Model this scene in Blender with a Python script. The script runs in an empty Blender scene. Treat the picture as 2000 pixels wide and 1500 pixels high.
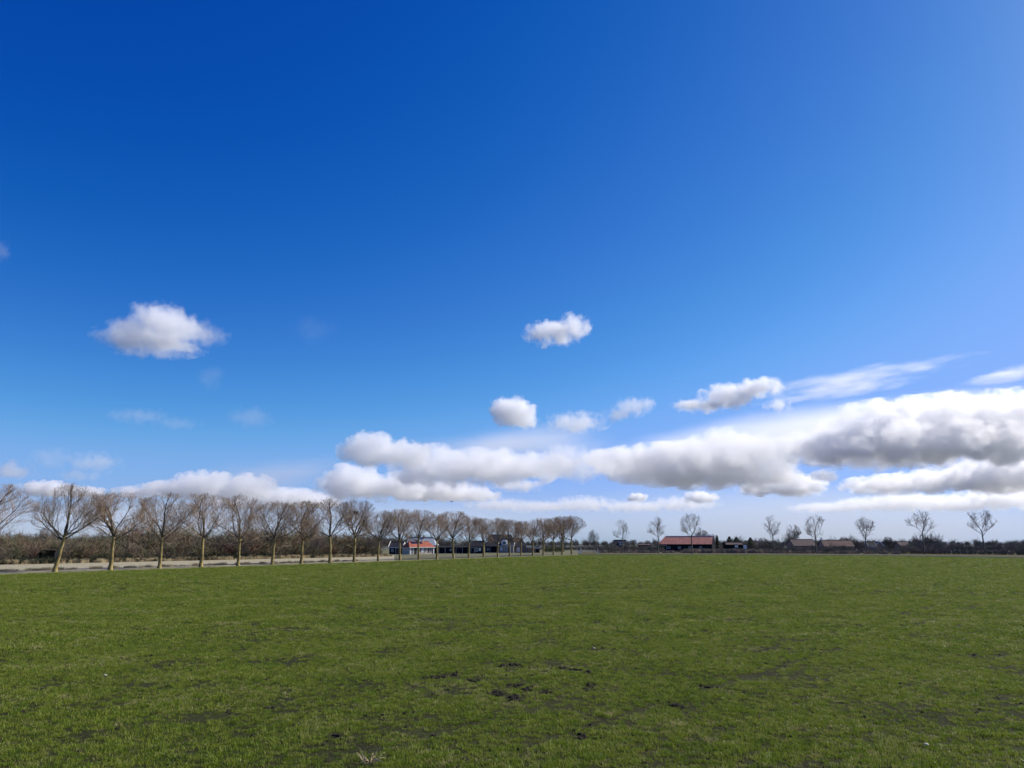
import bpy, bmesh, math, random
import numpy as np
from mathutils import Vector
R = math.radians
sc = bpy.context.scene
COL = sc.collection

# ------------------------------------------------------------------ camera
F, HOR, HC = 1502.0, 1062.0, 3.4          # focal length in photo pixels, horizon row, eye height (m)
pitch = math.atan((HOR - 750) / F)
cam = bpy.data.objects.new('camera', bpy.data.cameras.new('camera')); COL.objects.link(cam)
cam.location = (0, 0, HC); cam.rotation_euler = (R(90) + pitch, 0, 0)
cam.data.sensor_width = 36; cam.data.lens = 36 * F / 2000
cam.data.clip_start = .1; cam.data.clip_end = 200000
sc.camera = cam

# ------------------------------------------------------------------ sky and sun
AZ, EL = R(70), R(38)
world = bpy.data.worlds.new('World'); sc.world = world; world.use_nodes = True
wn = world.node_tree; bg = wn.nodes['Background']
sky = wn.nodes.new('ShaderNodeTexSky'); sky.sky_type = 'NISHITA'; sky.sun_disc = False
sky.sun_elevation = EL; sky.sun_rotation = AZ
sky.altitude = 0; sky.air_density = .8; sky.dust_density = .48; sky.ozone_density = 4
sc1 = wn.nodes.new('ShaderNodeVectorMath'); sc1.operation = 'SCALE'; sc1.inputs['Scale'].default_value = .106
cv = wn.nodes.new('ShaderNodeRGBCurve')               # camera response to the blue of the whole sky
sc2 = wn.nodes.new('ShaderNodeVectorMath'); sc2.operation = 'SCALE'; sc2.inputs['Scale'].default_value = 10
cv.mapping.use_clip = False; cv.mapping.extend = 'HORIZONTAL'
for c, P in enumerate((((0, 0), (.075, .002), (.1, .008), (.135, .033), (.19, .085), (.235, .15), (.27, .2), (.4, .29), (.55, .35), (1, .48)),
                       ((0, 0), (.134, .066), (.166, .098), (.235, .18), (.325, .31), (.41, .41), (.55, .47), (.8, .57), (1, .62)),
                       ((0, 0), (.13, .18), (.266, .385), (.33, .46), (.44, .61), (.537, .73), (.69, .92), (.85, 1.0), (1, 1.04)))):
    cur = cv.mapping.curves[c]
    for i, (x, y) in enumerate(P):
        if i == 0: cur.points[0].location = (x, y)
        elif i == len(P) - 1: cur.points[-1].location = (x, y)
        else: cur.points.new(x, y)
cv.mapping.update()
wn.links.new(sky.outputs[0], sc1.inputs[0]); wn.links.new(sc1.outputs[0], cv.inputs['Color'])
wn.links.new(cv.outputs[0], sc2.inputs[0]); wn.links.new(sc2.outputs[0], bg.inputs[0])
bg.inputs[1].default_value = .079
sl = bpy.data.lights.new('sun', 'SUN'); sun = bpy.data.objects.new('sun', sl); COL.objects.link(sun)
sl.energy = 5.0; sl.angle = R(.5); sl.color = (1, .94, .84)
sd = Vector((math.sin(AZ) * math.cos(EL), math.cos(AZ) * math.cos(EL), math.sin(EL)))
sun.rotation_euler = sd.to_track_quat('Z', 'Y').to_euler(); sun.location = (60, 30, 60)
vs = sc.view_settings; vs.view_transform = 'Standard'; vs.look = 'None'; vs.exposure = .34; vs.gamma = 1; vs.use_curve_mapping = False
cy = sc.cycles
cy.volume_bounces = 7; cy.max_bounces = 12; cy.diffuse_bounces = 3; cy.glossy_bounces = 2; cy.transmission_bounces = 4; cy.transparent_max_bounces = 8
cy.volume_step_rate = .3; cy.volume_max_steps = 256
cy.use_denoising = True

# ------------------------------------------------------------------ helpers
def ray(px, py):
    x, z = (px - 1000) / F, (750 - py) / F
    c, s = math.cos(pitch), math.sin(pitch)
    return Vector((x, c - z * s, s + z * c))
def at(px, py, Y):
    r = ray(px, py); return Vector((0, 0, HC)) + r * (Y / r.y)
def gnd(px, py, z=0.0):
    r = ray(px, py); return Vector((0, 0, HC)) + r * ((z - HC) / r.z)
def gx(px, Y):                              # ground point at depth Y seen in photo column px
    lo, hi = 1062.5, 1600.0
    for _ in range(40):
        m = (lo + hi) / 2
        if gnd(px, m).y > Y: lo = m
        else: hi = m
    return gnd(px, (lo + hi) / 2)

def tag(o, label=None, cat=None, group=None, kind=None):
    if label: o['label'] = label
    if cat: o['category'] = cat
    if group: o['group'] = group
    if kind: o['kind'] = kind
    return o
def link(name, me, mats, parent=None):
    o = bpy.data.objects.new(name, me); COL.objects.link(o)
    if parent is not None: o.parent = parent
    if not isinstance(mats, (list, tuple)): mats = [mats]
    if len(me.materials) == 0:
        for m in mats: me.materials.append(m)
    return o
def empty(name, loc, rz=0.0):
    o = bpy.data.objects.new(name, None); COL.objects.link(o)
    o.location = loc; o.rotation_euler = (0, 0, rz); o.empty_display_size = .3
    return o

class MB:
    def __init__(self): self.v = []; self.f = []; self.m = []
    def poly(self, pts, mi=0):
        k = len(self.v); self.v += [tuple(p) for p in pts]; self.f.append(tuple(range(k, k + len(pts)))); self.m.append(mi)
    def box(self, x0, x1, y0, y1, z0, z1, mi=0):
        k = len(self.v)
        self.v += [(x, y, z) for z in (z0, z1) for y in (y0, y1) for x in (x0, x1)]
        for q in ((0, 2, 3, 1), (4, 5, 7, 6), (0, 1, 5, 4), (2, 6, 7, 3), (0, 4, 6, 2), (1, 3, 7, 5)):
            self.f.append(tuple(k + i for i in q)); self.m.append(mi)
    def tube(self, pts, rad, n=3, cap=True, mi=0):
        k0 = len(self.v); last = len(pts) - 1
        for i, p in enumerate(pts):
            a = pts[max(i - 1, 0)]; b = pts[min(i + 1, last)]
            tx, ty, tz = b[0] - a[0], b[1] - a[1], b[2] - a[2]
            L = math.sqrt(tx * tx + ty * ty + tz * tz) or 1; tx /= L; ty /= L; tz /= L
            if abs(tz) > .9: ux, uy, uz = 1 - tx * tx, -tx * ty, -tx * tz
            else: ux, uy, uz = -tz * tx, -tz * ty, 1 - tz * tz
            L = math.sqrt(ux * ux + uy * uy + uz * uz) or 1; ux /= L; uy /= L; uz /= L
            wx, wy, wz = ty * uz - tz * uy, tz * ux - tx * uz, tx * uy - ty * ux
            for j in range(n):
                t = 2 * math.pi * j / n; c, s = math.cos(t) * rad[i], math.sin(t) * rad[i]
                self.v.append((p[0] + ux * c + wx * s, p[1] + uy * c + wy * s, p[2] + uz * c + wz * s))
        for i in range(last):
            for j in range(n):
                a = k0 + i * n + j; b = k0 + i * n + (j + 1) % n
                self.f.append((a, b, b + n, a + n)); self.m.append(mi)
        if cap:
            self.f.append(tuple(k0 + last * n + j for j in range(n))); self.m.append(mi)
    def mesh(self, name, smooth=False):
        me = bpy.data.meshes.new(name); me.from_pydata(self.v, [], self.f)
        if any(self.m): me.polygons.foreach_set('material_index', self.m)
        if smooth: me.polygons.foreach_set('use_smooth', [True] * len(self.f))
        me.update(); return me
    def build(self, name, mats, parent=None, smooth=False):
        return link(name, self.mesh(name, smooth), mats, parent)

# ------------------------------------------------------------------ materials
def new_mat(name):
    m = bpy.data.materials.new(name); m.use_nodes = True
    n = m.node_tree; b = n.nodes['Principled BSDF']; b.inputs['Specular IOR Level'].default_value = .2
    return m, n, b
def ramp(n, fac, stops):
    r = n.nodes.new('ShaderNodeValToRGB'); e = r.color_ramp.elements
    while len(e) < len(stops): e.new(.5)
    for el, (p, c) in zip(e, stops): el.position = p; el.color = (*c, 1)
    n.links.new(fac, r.inputs[0]); return r.outputs[0]
def noise(n, scale, detail=4, rough=.55, coord='Object', stretch=None):
    t = n.nodes.new('ShaderNodeTexNoise'); t.inputs['Scale'].default_value = scale
    t.inputs['Detail'].default_value = detail; t.inputs['Roughness'].default_value = rough
    if coord == 'World':
        g = n.nodes.new('ShaderNodeNewGeometry'); v = g.outputs['Position']
    else:
        tc = n.nodes.new('ShaderNodeTexCoord'); v = tc.outputs[coord]
    if stretch:
        mp = n.nodes.new('ShaderNodeMapping'); mp.inputs['Scale'].default_value = stretch[:3]
        if len(stretch) > 3: mp.inputs['Rotation'].default_value = (0, 0, stretch[3])
        n.links.new(v, mp.inputs[0]); v = mp.outputs[0]
    n.links.new(v, t.inputs['Vector']); return t.outputs['Fac']
def flat_mat(name, col, rough=.8, var=.25, scale=1.5, bump=0.0, coord='Object', stretch=None, metal=0.0, spec=.2):
    m, n, b = new_mat(name)
    f = noise(n, scale, 4, .6, coord, stretch)
    lo = tuple(c * (1 - var) for c in col); hi = tuple(min(1, c * (1 + var)) for c in col)
    n.links.new(ramp(n, f, [(.3, lo), (.7, hi)]), b.inputs['Base Color'])
    b.inputs['Roughness'].default_value = rough; b.inputs['Metallic'].default_value = metal
    b.inputs['Specular IOR Level'].default_value = spec
    if bump:
        bp = n.nodes.new('ShaderNodeBump'); bp.inputs['Strength'].default_value = bump; bp.inputs['Distance'].default_value = .05
        n.links.new(noise(n, scale * 6, 3, .6, coord), bp.inputs['Height']); n.links.new(bp.outputs[0], b.inputs['Normal'])
    return m
def brick_mat(name, c1, c2, mortar, sx=.21, sz=.065):
    m, n, b = new_mat(name)
    tc = n.nodes.new('ShaderNodeTexCoord'); mp = n.nodes.new('ShaderNodeMapping'); mp.inputs['Rotation'].default_value = (R(90), 0, 0)
    t = n.nodes.new('ShaderNodeTexBrick'); t.inputs['Scale'].default_value = 1
    t.inputs['Color1'].default_value = (*c1, 1); t.inputs['Color2'].default_value = (*c2, 1); t.inputs['Mortar'].default_value = (*mortar, 1)
    t.inputs['Brick Width'].default_value = sx; t.inputs['Row Height'].default_value = sz; t.inputs['Mortar Size'].default_value = .008
    n.links.new(tc.outputs['Object'], mp.inputs[0]); n.links.new(mp.outputs[0], t.inputs['Vector']); n.links.new(t.outputs['Color'], b.inputs['Base Color'])
    b.inputs['Roughness'].default_value = .9; return m
def tile_mat(name, col, var=.3, pitch_=.25):
    m, n, b = new_mat(name)
    w = n.nodes.new('ShaderNodeTexWave'); w.inputs['Scale'].default_value = 1 / pitch_ / 3.1; w.inputs['Distortion'].default_value = .3
    tc = n.nodes.new('ShaderNodeTexCoord'); n.links.new(tc.outputs['Object'], w.inputs['Vector'])
    f = noise(n, .8, 5, .65)
    n.links.new(ramp(n, f, [(.3, tuple(c * (1 - var) for c in col)), (.55, col), (.75, tuple(min(1, c * (1 + var)) for c in col))]), b.inputs['Base Color'])
    bp = n.nodes.new('ShaderNodeBump'); bp.inputs['Strength'].default_value = .6; bp.inputs['Distance'].default_value = .04
    n.links.new(w.outputs['Fac'], bp.inputs['Height']); n.links.new(bp.outputs[0], b.inputs['Normal'])
    b.inputs['Roughness'].default_value = .8; return m

def bark_mat(name, dark, light, scale=2.5):
    m, n, b = new_mat(name)
    f = noise(n, scale, 6, .7, 'Object', (1, 1, .35))
    n.links.new(ramp(n, f, [(.35, dark), (.62, light)]), b.inputs['Base Color']); b.inputs['Roughness'].default_value = .95
    bp = n.nodes.new('ShaderNodeBump'); bp.inputs['Strength'].default_value = .8; bp.inputs['Distance'].default_value = .04
    n.links.new(noise(n, scale * 5, 4, .6, 'Object', (1, 1, .25)), bp.inputs['Height']); n.links.new(bp.outputs[0], b.inputs['Normal'])
    return m
def twig_mat(name, cols, pos=None):
    m, n, b = new_mat(name)
    oi = n.nodes.new('ShaderNodeObjectInfo'); f = noise(n, .7, 3) if pos is None else noise(n, pos, 2, .5, 'World')
    mx = n.nodes.new('ShaderNodeMath'); mx.operation = 'MULTIPLY_ADD'; mx.inputs[1].default_value = .35 if pos is None else 1.3
    n.links.new(f, mx.inputs[0])
    m2 = n.nodes.new('ShaderNodeMath'); m2.operation = 'MULTIPLY_ADD'; m2.inputs[1].default_value = .75 if pos is None else .35; m2.inputs[2].default_value = -.05 if pos is None else -.32
    n.links.new(oi.outputs['Random'], m2.inputs[0]); n.links.new(m2.outputs[0], mx.inputs[2])
    st = [(i / (len(cols) - 1), c) for i, c in enumerate(cols)]
    n.links.new(ramp(n, mx.outputs[0], st), b.inputs['Base Color']); b.inputs['Roughness'].default_value = .9
    return m

BARK = bark_mat('lichen_bark', (.09, .07, .035), (.36, .28, .11))
BARK_GREY = bark_mat('grey_bark', (.07, .065, .055), (.17, .155, .12))
TWIG = twig_mat('brown_twigs', [(.25, .185, .125), (.30, .22, .145), (.33, .245, .165)])
LIMB = bark_mat('dark_limb_bark', (.05, .045, .035), (.13, .11, .08))
TWIG_GREY = twig_mat('grey_twigs', [(.12, .10, .085), (.16, .135, .11)])
SHRUB = twig_mat('shrub_twigs', [(.07, .08, .035), (.17, .125, .08), (.20, .16, .115), (.12, .125, .065), (.19, .11, .07), (.17, .15, .11), (.06, .075, .04)], .13)
SHRUB_FAR = twig_mat('far_shrub_twigs', [(.05, .055, .045), (.13, .11, .09), (.17, .14, .12), (.09, .10, .07), (.16, .12, .10), (.06, .07, .055)], .08)
REED = twig_mat('dry_reeds', [(.22, .18, .14), (.27, .22, .17), (.20, .17, .14)])
EVERGREEN = twig_mat('evergreen_needles', [(.025, .04, .022), (.04, .055, .03)])
DRY = twig_mat('dry_grass', [(.34, .27, .15), (.42, .34, .20), (.28, .22, .12)])
WHITE = flat_mat('white_paint', (.78, .76, .72), .6, .06)
CREAM = brick_mat('cream_brick', (.56, .47, .35), (.48, .39, .29), (.52, .47, .4))
TAN = brick_mat('tan_brick', (.34, .26, .20), (.28, .21, .16), (.36, .32, .28))
IVY = twig_mat('dark_undergrowth', [(.03, .04, .022), (.045, .05, .03), (.05, .05, .03)])
REDBRICK = brick_mat('red_brick', (.34, .17, .12), (.27, .13, .09), (.36, .32, .28))
BLACKWOOD = flat_mat('tarred_boards', (.018, .018, .02), .9, .3, 3, .4, 'Object', (4, 4, .3), spec=.05)
NAVYWALL = flat_mat('dark_blue_boards', (.02, .021, .026), .9, .3, 2, .3, spec=.05)
REDTILE = tile_mat('red_roof_tiles', (.34, .10, .06))
OLDTILE = tile_mat('salmon_roof_tiles', (.58, .24, .165))
DARKTILE = tile_mat('dark_roof_tiles', (.022, .022, .028))
WORNTILE = tile_mat('worn_roof_tiles', (.14, .085, .07))
BROWNTILE = tile_mat('brown_roof_tiles', (.10, .07, .065))
ZINC = flat_mat('grey_sheet_roof', (.30, .32, .34), .5, .1, 2, 0, 'Object', None, .0, .5)
GLASS = flat_mat('window_glass', (.03, .04, .05), .08, .2, 1, 0, 'Object', None, 0, .6)
PANEL = flat_mat('solar_panel', (.015, .02, .04), .15, .2, 1, 0, 'Object', None, 0, .5)
DARKDOOR = flat_mat('dark_door', (.05, .035, .03), .5, .15)
CURTAIN = flat_mat('white_blind', (.75, .75, .72), .7, .05)
STEEL = flat_mat('galvanised_steel', (.4, .4, .4), .5, .15)
NESTM = flat_mat('nest_sticks', (.03, .025, .02), .95, .4, 8)
FEATHER = flat_mat('dark_feathers', (.03, .03, .035), .8, .2, 5)
SOILM = flat_mat('dark_soil', (.035, .028, .02), .95, .4, 12, .8)
STONE = flat_mat('pale_stone', (.45, .42, .34), .9, .2, 20)

# ------------------------------------------------------------------ clouds (volumes lit by sun and sky; some carry shade in their scatter colour)
def cloud_mat(name, blobs, zbase, ry, dens, amp, soft, size, squash, tilt, alb):
    """density falls off from each billow's centre to its rim and is eroded by turbulence; flat at the condensation level"""
    m = bpy.data.materials.new(name); m.use_nodes = True; n = m.node_tree; n.nodes.clear(); N = n.nodes.new; L = n.links.new
    o = N('ShaderNodeOutputMaterial'); v = N('ShaderNodeVolumeScatter'); v.inputs['Color'].default_value = (*alb, 1); v.inputs['Anisotropy'].default_value = .4 if alb[0] > .8 else 0
    g = N('ShaderNodeNewGeometry'); P = g.outputs['Position']
    if tilt:
        c0 = blobs[0][0]
    cur = None
    for c, r in blobs:
        s1 = N('ShaderNodeVectorMath'); s1.operation = 'SUBTRACT'; L(P, s1.inputs[0]); s1.inputs[1].default_value = c; q = s1.outputs[0]
        if tilt:
            rt = N('ShaderNodeVectorRotate'); rt.rotation_type = 'Y_AXIS'; rt.inputs['Angle'].default_value = tilt; L(q, rt.inputs[0]); q = rt.outputs[0]
        s2 = N('ShaderNodeVectorMath'); s2.operation = 'MULTIPLY'; L(q, s2.inputs[0]); s2.inputs[1].default_value = tuple(1 / x for x in r)
        s3 = N('ShaderNodeVectorMath'); s3.operation = 'LENGTH'; L(s2.outputs[0], s3.inputs[0])
        if cur is None: cur = s3.outputs['Value']
        else:
            mn = N('ShaderNodeMath'); mn.operation = 'SMOOTH_MIN'; mn.inputs[2].default_value = .35; L(cur, mn.inputs[0]); L(s3.outputs['Value'], mn.inputs[1]); cur = mn.outputs[0]
    inv = N('ShaderNodeMath'); inv.operation = 'SUBTRACT'; inv.inputs[0].default_value = 1; L(cur, inv.inputs[1]); f = inv.outputs[0]
    if zbase is not None:
        sx = N('ShaderNodeSeparateXYZ'); L(P, sx.inputs[0])
        zz = N('ShaderNodeMath'); zz.operation = 'SUBTRACT'; L(sx.outputs[2], zz.inputs[0]); zz.inputs[1].default_value = zbase
        z2 = N('ShaderNodeMath'); z2.operation = 'DIVIDE'; L(zz.outputs[0], z2.inputs[0]); z2.inputs[1].default_value = ry * 1.1
        mn = N('ShaderNodeMath'); mn.operation = 'SMOOTH_MIN'; mn.inputs[2].default_value = .15; L(f, mn.inputs[0]); L(z2.outputs[0], mn.inputs[1]); f = mn.outputs[0]
    t = N('ShaderNodeTexNoise'); t.inputs['Scale'].default_value = 1 / size; t.inputs['Detail'].default_value = 6; t.inputs['Roughness'].default_value = .62
    q = P
    if squash:
        mp = N('ShaderNodeMapping'); mp.vector_type = 'TEXTURE'; mp.inputs['Rotation'].default_value = (0, -tilt, 0); mp.inputs['Scale'].default_value = squash; L(q, mp.inputs[0]); q = mp.outputs[0]
    L(q, t.inputs['Vector'])
    ma = N('ShaderNodeMath'); ma.operation = 'MULTIPLY_ADD'; L(t.outputs['Fac'], ma.inputs[0]); ma.inputs[1].default_value = amp; ma.inputs[2].default_value = -.5 * amp
    ad = N('ShaderNodeMath'); ad.operation = 'ADD'; L(f, ad.inputs[0]); L(ma.outputs[0], ad.inputs[1])
    mr = N('ShaderNodeMapRange'); mr.interpolation_type = 'SMOOTHSTEP'; L(ad.outputs[0], mr.inputs[0])
    for i, val in ((1, .12), (2, .12 + soft), (3, 0), (4, dens)): mr.inputs[i].default_value = val
    L(mr.outputs[0], v.inputs['Density']); L(v.outputs[0], o.inputs['Volume'])
    if squash: m.cycles.volume_step_rate = 2.5
    return m
def _ico(sub):
    b = bmesh.new(); bmesh.ops.create_icosphere(b, subdivisions=sub, radius=1)
    V = np.array([v.co[:] for v in b.verts]); Fc = np.array([[v.index for v in f.verts] for f in b.faces]); b.free(); return V, Fc
IV, IF = _ico(3)
CLOUD_ALT = 1000.0
def cloud(label, blobs, od=7.0, depth=None, deep=.8, tilt=0.0, amp=2.0, soft=.22, size=1.0, squash=None, name='cumulus_cloud', flat=True, alb=(.997, .9975, .998)):
    """blobs: (column, row, half width, half height) of each billow, standing at its real distance below the 1 km cloud deck"""
    cxm = np.mean([b[0] for b in blobs]); cym = max(b[1] + b[3] * .6 for b in blobs)
    if depth is None:
        r = ray(cxm, cym); depth = min(CLOUD_ALT / (r.z / r.y), 26000.0)
    Vs, Fs, B, zb = [], [], [], []
    ct, st = math.cos(tilt), math.sin(tilt)
    for (px, py, rx, ry) in blobs:
        r = ray(px, py); c = np.array(at(px, py, depth)); s = depth / F / r.y
        rr = np.array([rx * s, max(rx * deep, ry) * s, ry * s]) * 1.3
        P = IV * rr * 1.05
        P = np.stack([P[:, 0] * ct - P[:, 2] * st, P[:, 1], P[:, 0] * st + P[:, 2] * ct], 1)
        Fs.append(IF + len(IV) * len(Vs)); Vs.append(P + c)
        B.append((tuple(c), tuple(rr))); zb.append(c[2] - rr[2] * .75)
    ry = float(np.median([b[1][2] for b in B]))
    me = bpy.data.meshes.new(name); me.from_pydata(np.concatenate(Vs).tolist(), [], np.concatenate(Fs).tolist())
    o = bpy.data.objects.new(name, me); COL.objects.link(o)
    if len(blobs) > 1:
        md = o.modifiers.new('r', 'REMESH'); md.mode = 'VOXEL'; md.voxel_size = ry / 6
        m2 = bpy.data.meshes.new_from_object(o.evaluated_get(bpy.context.evaluated_depsgraph_get()))
        o.modifiers.clear(); o.data = m2; bpy.data.meshes.remove(me); me = m2; me.name = name
    me.materials.clear(); me.materials.append(cloud_mat(name, B, min(zb) if flat else None, ry, od / (2 * ry), amp, soft, ry * size, squash, tilt, alb))
    return tag(o, label, 'cloud', 'clouds')

# ------------------------------------------------------------------ ground, field, verges, road
def sheet(name, pts, mat, z, kind='structure'):
    mb = MB(); mb.poly([(p[0], p[1], z) for p in pts]); o = mb.build(name, mat); o['kind'] = kind; return o
def field_mat():
    m, n, b = new_mat('young_grass_field')
    big = noise(n, .05, 4, .6, 'World'); mid = noise(n, .9, 5, .65, 'World'); fine = noise(n, 14, 4, .7, 'World')
    c1 = ramp(n, fine, [(.32, (.012, .011, .008)), (.47, (.028, .027, .014)), (.60, (.06, .065, .022)), (.75, (.12, .11, .06))])
    c2 = ramp(n, mid, [(.30, (.022, .02, .012)), (.5, (.04, .042, .016)), (.7, (.065, .075, .024))])
    mx = n.nodes.new('ShaderNodeMixRGB'); mx.inputs[0].default_value = .5; n.links.new(c1, mx.inputs[1]); n.links.new(c2, mx.inputs[2])
    c3 = ramp(n, big, [(.35, (.85, .92, .85)), (.65, (1.12, 1.06, 1.05))])
    m3 = n.nodes.new('ShaderNodeMixRGB'); m3.blend_type = 'MULTIPLY'; m3.inputs[0].default_value = 1; n.links.new(mx.outputs[0], m3.inputs[1]); n.links.new(c3, m3.inputs[2])
    n.links.new(m3.outputs[0], b.inputs['Base Color']); b.inputs['Roughness'].default_value = .95; b.inputs['Specular IOR Level'].default_value = .05
    bp = n.nodes.new('ShaderNodeBump'); bp.inputs['Strength'].default_value = .9; bp.inputs['Distance'].default_value = .08
    n.links.new(noise(n, 9, 5, .7, 'World'), bp.inputs['Height']); n.links.new(bp.outputs[0], b.inputs['Normal'])
    return m
FIELD = field_mat()
LAND = flat_mat('far_farmland', (.07, .075, .06), .95, .35, .012, 0, 'World')
FARMVERGE = flat_mat('farm_verge_grass', (.115, .11, .055), .95, .45, .5, .2, 'World')
FALLOW = flat_mat('pale_fallow_soil', (.31, .275, .18), .95, .4, 1.2, .8, 'World')
VERGE = flat_mat('dull_verge_grass', (.17, .155, .07), .95, .4, 1.0, .3, 'World')
BANK = flat_mat('rough_bank_grass', (.05, .065, .025), .95, .4, 1.5, .8, 'World')
ASPHALT = flat_mat('asphalt', (.11, .11, .11), 1, .12, 2, 0, 'World', None, 0, 0)
DRYLAND = flat_mat('dry_reed_land', (.11, .10, .06), 1, .3, .4, .8, 'World', None, 0, 0)

sheet('ground', [(-40000, -400), (40000, -400), (40000, 60000), (-40000, 60000)], LAND, -.9)
# left edge of the green field runs parallel to the tree row
FL = [gnd(x, y) for x, y in ((-260, 1132), (0, 1123), (320, 1112), (640, 1101), (770, 1096.5), (900, 1092), (1130, 1084.2))]
FR = [gnd(x, y) for x, y in ((1130, 1084.2), (1430, 1084.6), (1700, 1086.5), (1860, 1088.5), (2000, 1091), (2300, 1097))]
pts = [(-140, -60)] + [(p.x, p.y) for p in FL] + [(p.x, p.y) for p in FR[1:]] + [(240, -60)]
def field_sheet():
    # fan of strips with gentle unevenness close to the camera
    mb = MB(); mb.poly([(p[0], p[1], 0) for p in pts]); o = mb.build('grass_field', FIELD); o['kind'] = 'structure'
    bm = bmesh.new(); bm.from_mesh(o.data); bmesh.ops.triangulate(bm, faces=bm.faces); bm.to_mesh(o.data); bm.free(); return o
field_sheet()
# verge with the tree row, then pale fallow land up to the shrubs
def strip(name, A, B, mat, z, kind='structure', zb=None):
    mb = MB(); zb = z if zb is None else zb
    for i in range(len(A) - 1):
        mb.poly([(A[i].x, A[i].y, z), (A[i + 1].x, A[i + 1].y, z), (B[i + 1].x, B[i + 1].y, zb), (B[i].x, B[i].y, zb)])
    o = mb.build(name, mat); o['kind'] = kind; return o
cols = (-260, 0, 320, 640, 770, 900, 1130)
V2 = [gnd(x, y) for x, y in zip(cols, (1128, 1119.5, 1109, 1098.6, 1094.3, 1090, 1083))]
H2 = [gnd(x, y) for x, y in zip(cols, (1108, 1101, 1094, 1087, 1084, 1081, 1077.5))]
strip('verge', FL, V2, VERGE, -.012, zb=-.03)
strip('fallow_field', V2[:5], H2[:5], FALLOW, -.02)
strip('farm_verge', V2[4:], H2[4:], FARMVERGE, -.024)
far = [Vector((p.x * 2.2 - 10, p.y * 2.2, 0)) for p in H2]
strip('farm_land', H2, far, FARMVERGE, -.03)
# far road on a low bank, with a ditch in front of it
def offset(P, d):
    out = []
    for i, p in enumerate(P):
        a, b = P[max(i - 1, 0)], P[min(i + 1, len(P) - 1)]
        t = (b - a); t.z = 0; t.normalize(); nrm = Vector((-t.y, t.x, 0))
        if nrm.y < 0: nrm = -nrm
        out.append(p + nrm * d)
    return out
def ribbon(name, prof, mat):
    mb = MB()
    for (d0, z0), (d1, z1) in zip(prof[:-1], prof[1:]):
        A, B = offset(FR, d0), offset(FR, d1)
        for i in range(len(A) - 1):
            mb.poly([(A[i].x, A[i].y, z0), (A[i + 1].x, A[i + 1].y, z0), (B[i + 1].x, B[i + 1].y, z1), (B[i].x, B[i].y, z1)])
    o = mb.build(name, mat); o['kind'] = 'structure'; return o
ribbon('ditch', [(0, 0), (1.2, -.7), (2.2, -.75)], BANK)
ribbon('road_bank', [(2.2, -.75), (5.0, .22), (6.0, .25)], BANK)
ribbon('road', [(6.0, .254), (10.5, .27)], ASPHALT)
ribbon('road_verge', [(10.5, .25), (14, .2), (18, -.02), (120, -.03)], DRYLAND)

# ---- the clouds in view
ST = dict(deep=.4, amp=3.0, soft=1.0, size=1.3, squash=(4, 2, 1), name='cloud_streak', flat=False)
VE = dict(deep=.5, amp=1.6, soft=1.1, size=1.6, squash=(4, 2, 1), name='cloud_veil', flat=False)
LA = dict(deep=.35, amp=1.2, soft=.7, size=1.6, squash=(5, 2, 1), name='cloud_layer', flat=False, alb=(.28, .325, .42))  # low grey-blue scatter colour paints in the shade of an overcast layer
WI = dict(amp=2.8, soft=.7, size=1.1, flat=False, name='cloud_wisp', alb=(.93, .93, .95))
cloud('rounded white cumulus cloud standing alone above the left trees', [(312, 632, 58, 38), (268, 646, 48, 26), (355, 650, 46, 28), (300, 672, 84, 20)], 3.2, amp=2.1, size=.9, soft=.6)
cloud('thin grey scrap of cloud on the left flank of the lone left cumulus', [(228, 656, 44, 20)], .9, **WI)
cloud('thin grey scrap of cloud on the right flank of the lone left cumulus', [(408, 652, 32, 26)], .8, **WI)
cloud('ragged white cumulus cloud alone in the middle of the blue sky', [(1082, 652, 50, 22), (1122, 636, 30, 22), (1050, 655, 26, 14)], 2.8, amp=2.7, size=.9, soft=.5)
for i, (lab, b) in enumerate((
    ('very faint wisp of cloud to the right of the lone left cumulus', (615, 645, 48, 28)),
    ('small faint wisp just below the lone left cumulus', (410, 738, 32, 20)),
    ('flat faint wisp of cloud low over the left trees', (268, 812, 56, 13)),
    ('small flat wisp beside a longer faint wisp over the left trees', (345, 827, 42, 11)),
    ('faint slanting wisp left of the centre cloud bank', (488, 814, 46, 19)))):
    cloud(lab, [b], (.08, .18, .2, .16, .24)[i], **dict(WI, alb=(.62, .62, .68)))  # backlit grey of these wisps is put into their scatter colour
cloud('small puffy white cloud above the centre cloud bank', [(1000, 803, 40, 27), (1026, 822, 24, 18)], 4, amp=1.7, size=1.1)
cloud('torn pair of small wisps right of the small puffy cloud', [(1235, 795, 34, 18), (1206, 808, 26, 16), (1266, 786, 16, 14)], 1.3, **WI)
cloud('soft white cloud scrap between the small puffy cloud and the torn wisps', [(1122, 824, 58, 18)], 1.4, **WI)
cloud('white cumulus at the left end of the long high streak', [(1368, 793, 50, 12), (1425, 774, 50, 22), (1484, 758, 44, 18)], 3.2, amp=2.4, size=1.0, soft=.6)
cloud('small white puff under the long high streak', [(1520, 792, 24, 13)], 1.6, **WI)
cloud('long thin white streak rising to the right', [(1680, 738, 200, 14)], .5, tilt=.165, **ST)
cloud('lower thin white streak beneath the long rising streak', [(1640, 764, 140, 10)], .45, tilt=.13, **ST)
cloud('thin white streak touching the right edge of the sky', [(1970, 730, 100, 14)], .7, tilt=.13, **ST)
cloud('pale veil of cloud sloping up behind the right cloud banks', [(1640, 838, 470, 44)], 1.3, 12500, tilt=.10, **VE)
cloud('pale veil of cloud above the centre cloud bank', [(980, 870, 230, 36)], 1.1, 13500, tilt=.11, **VE)
cloud('faint veil of cloud left of the centre cloud bank', [(540, 930, 190, 34)], .8, 15000, tilt=.10, **VE)
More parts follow.
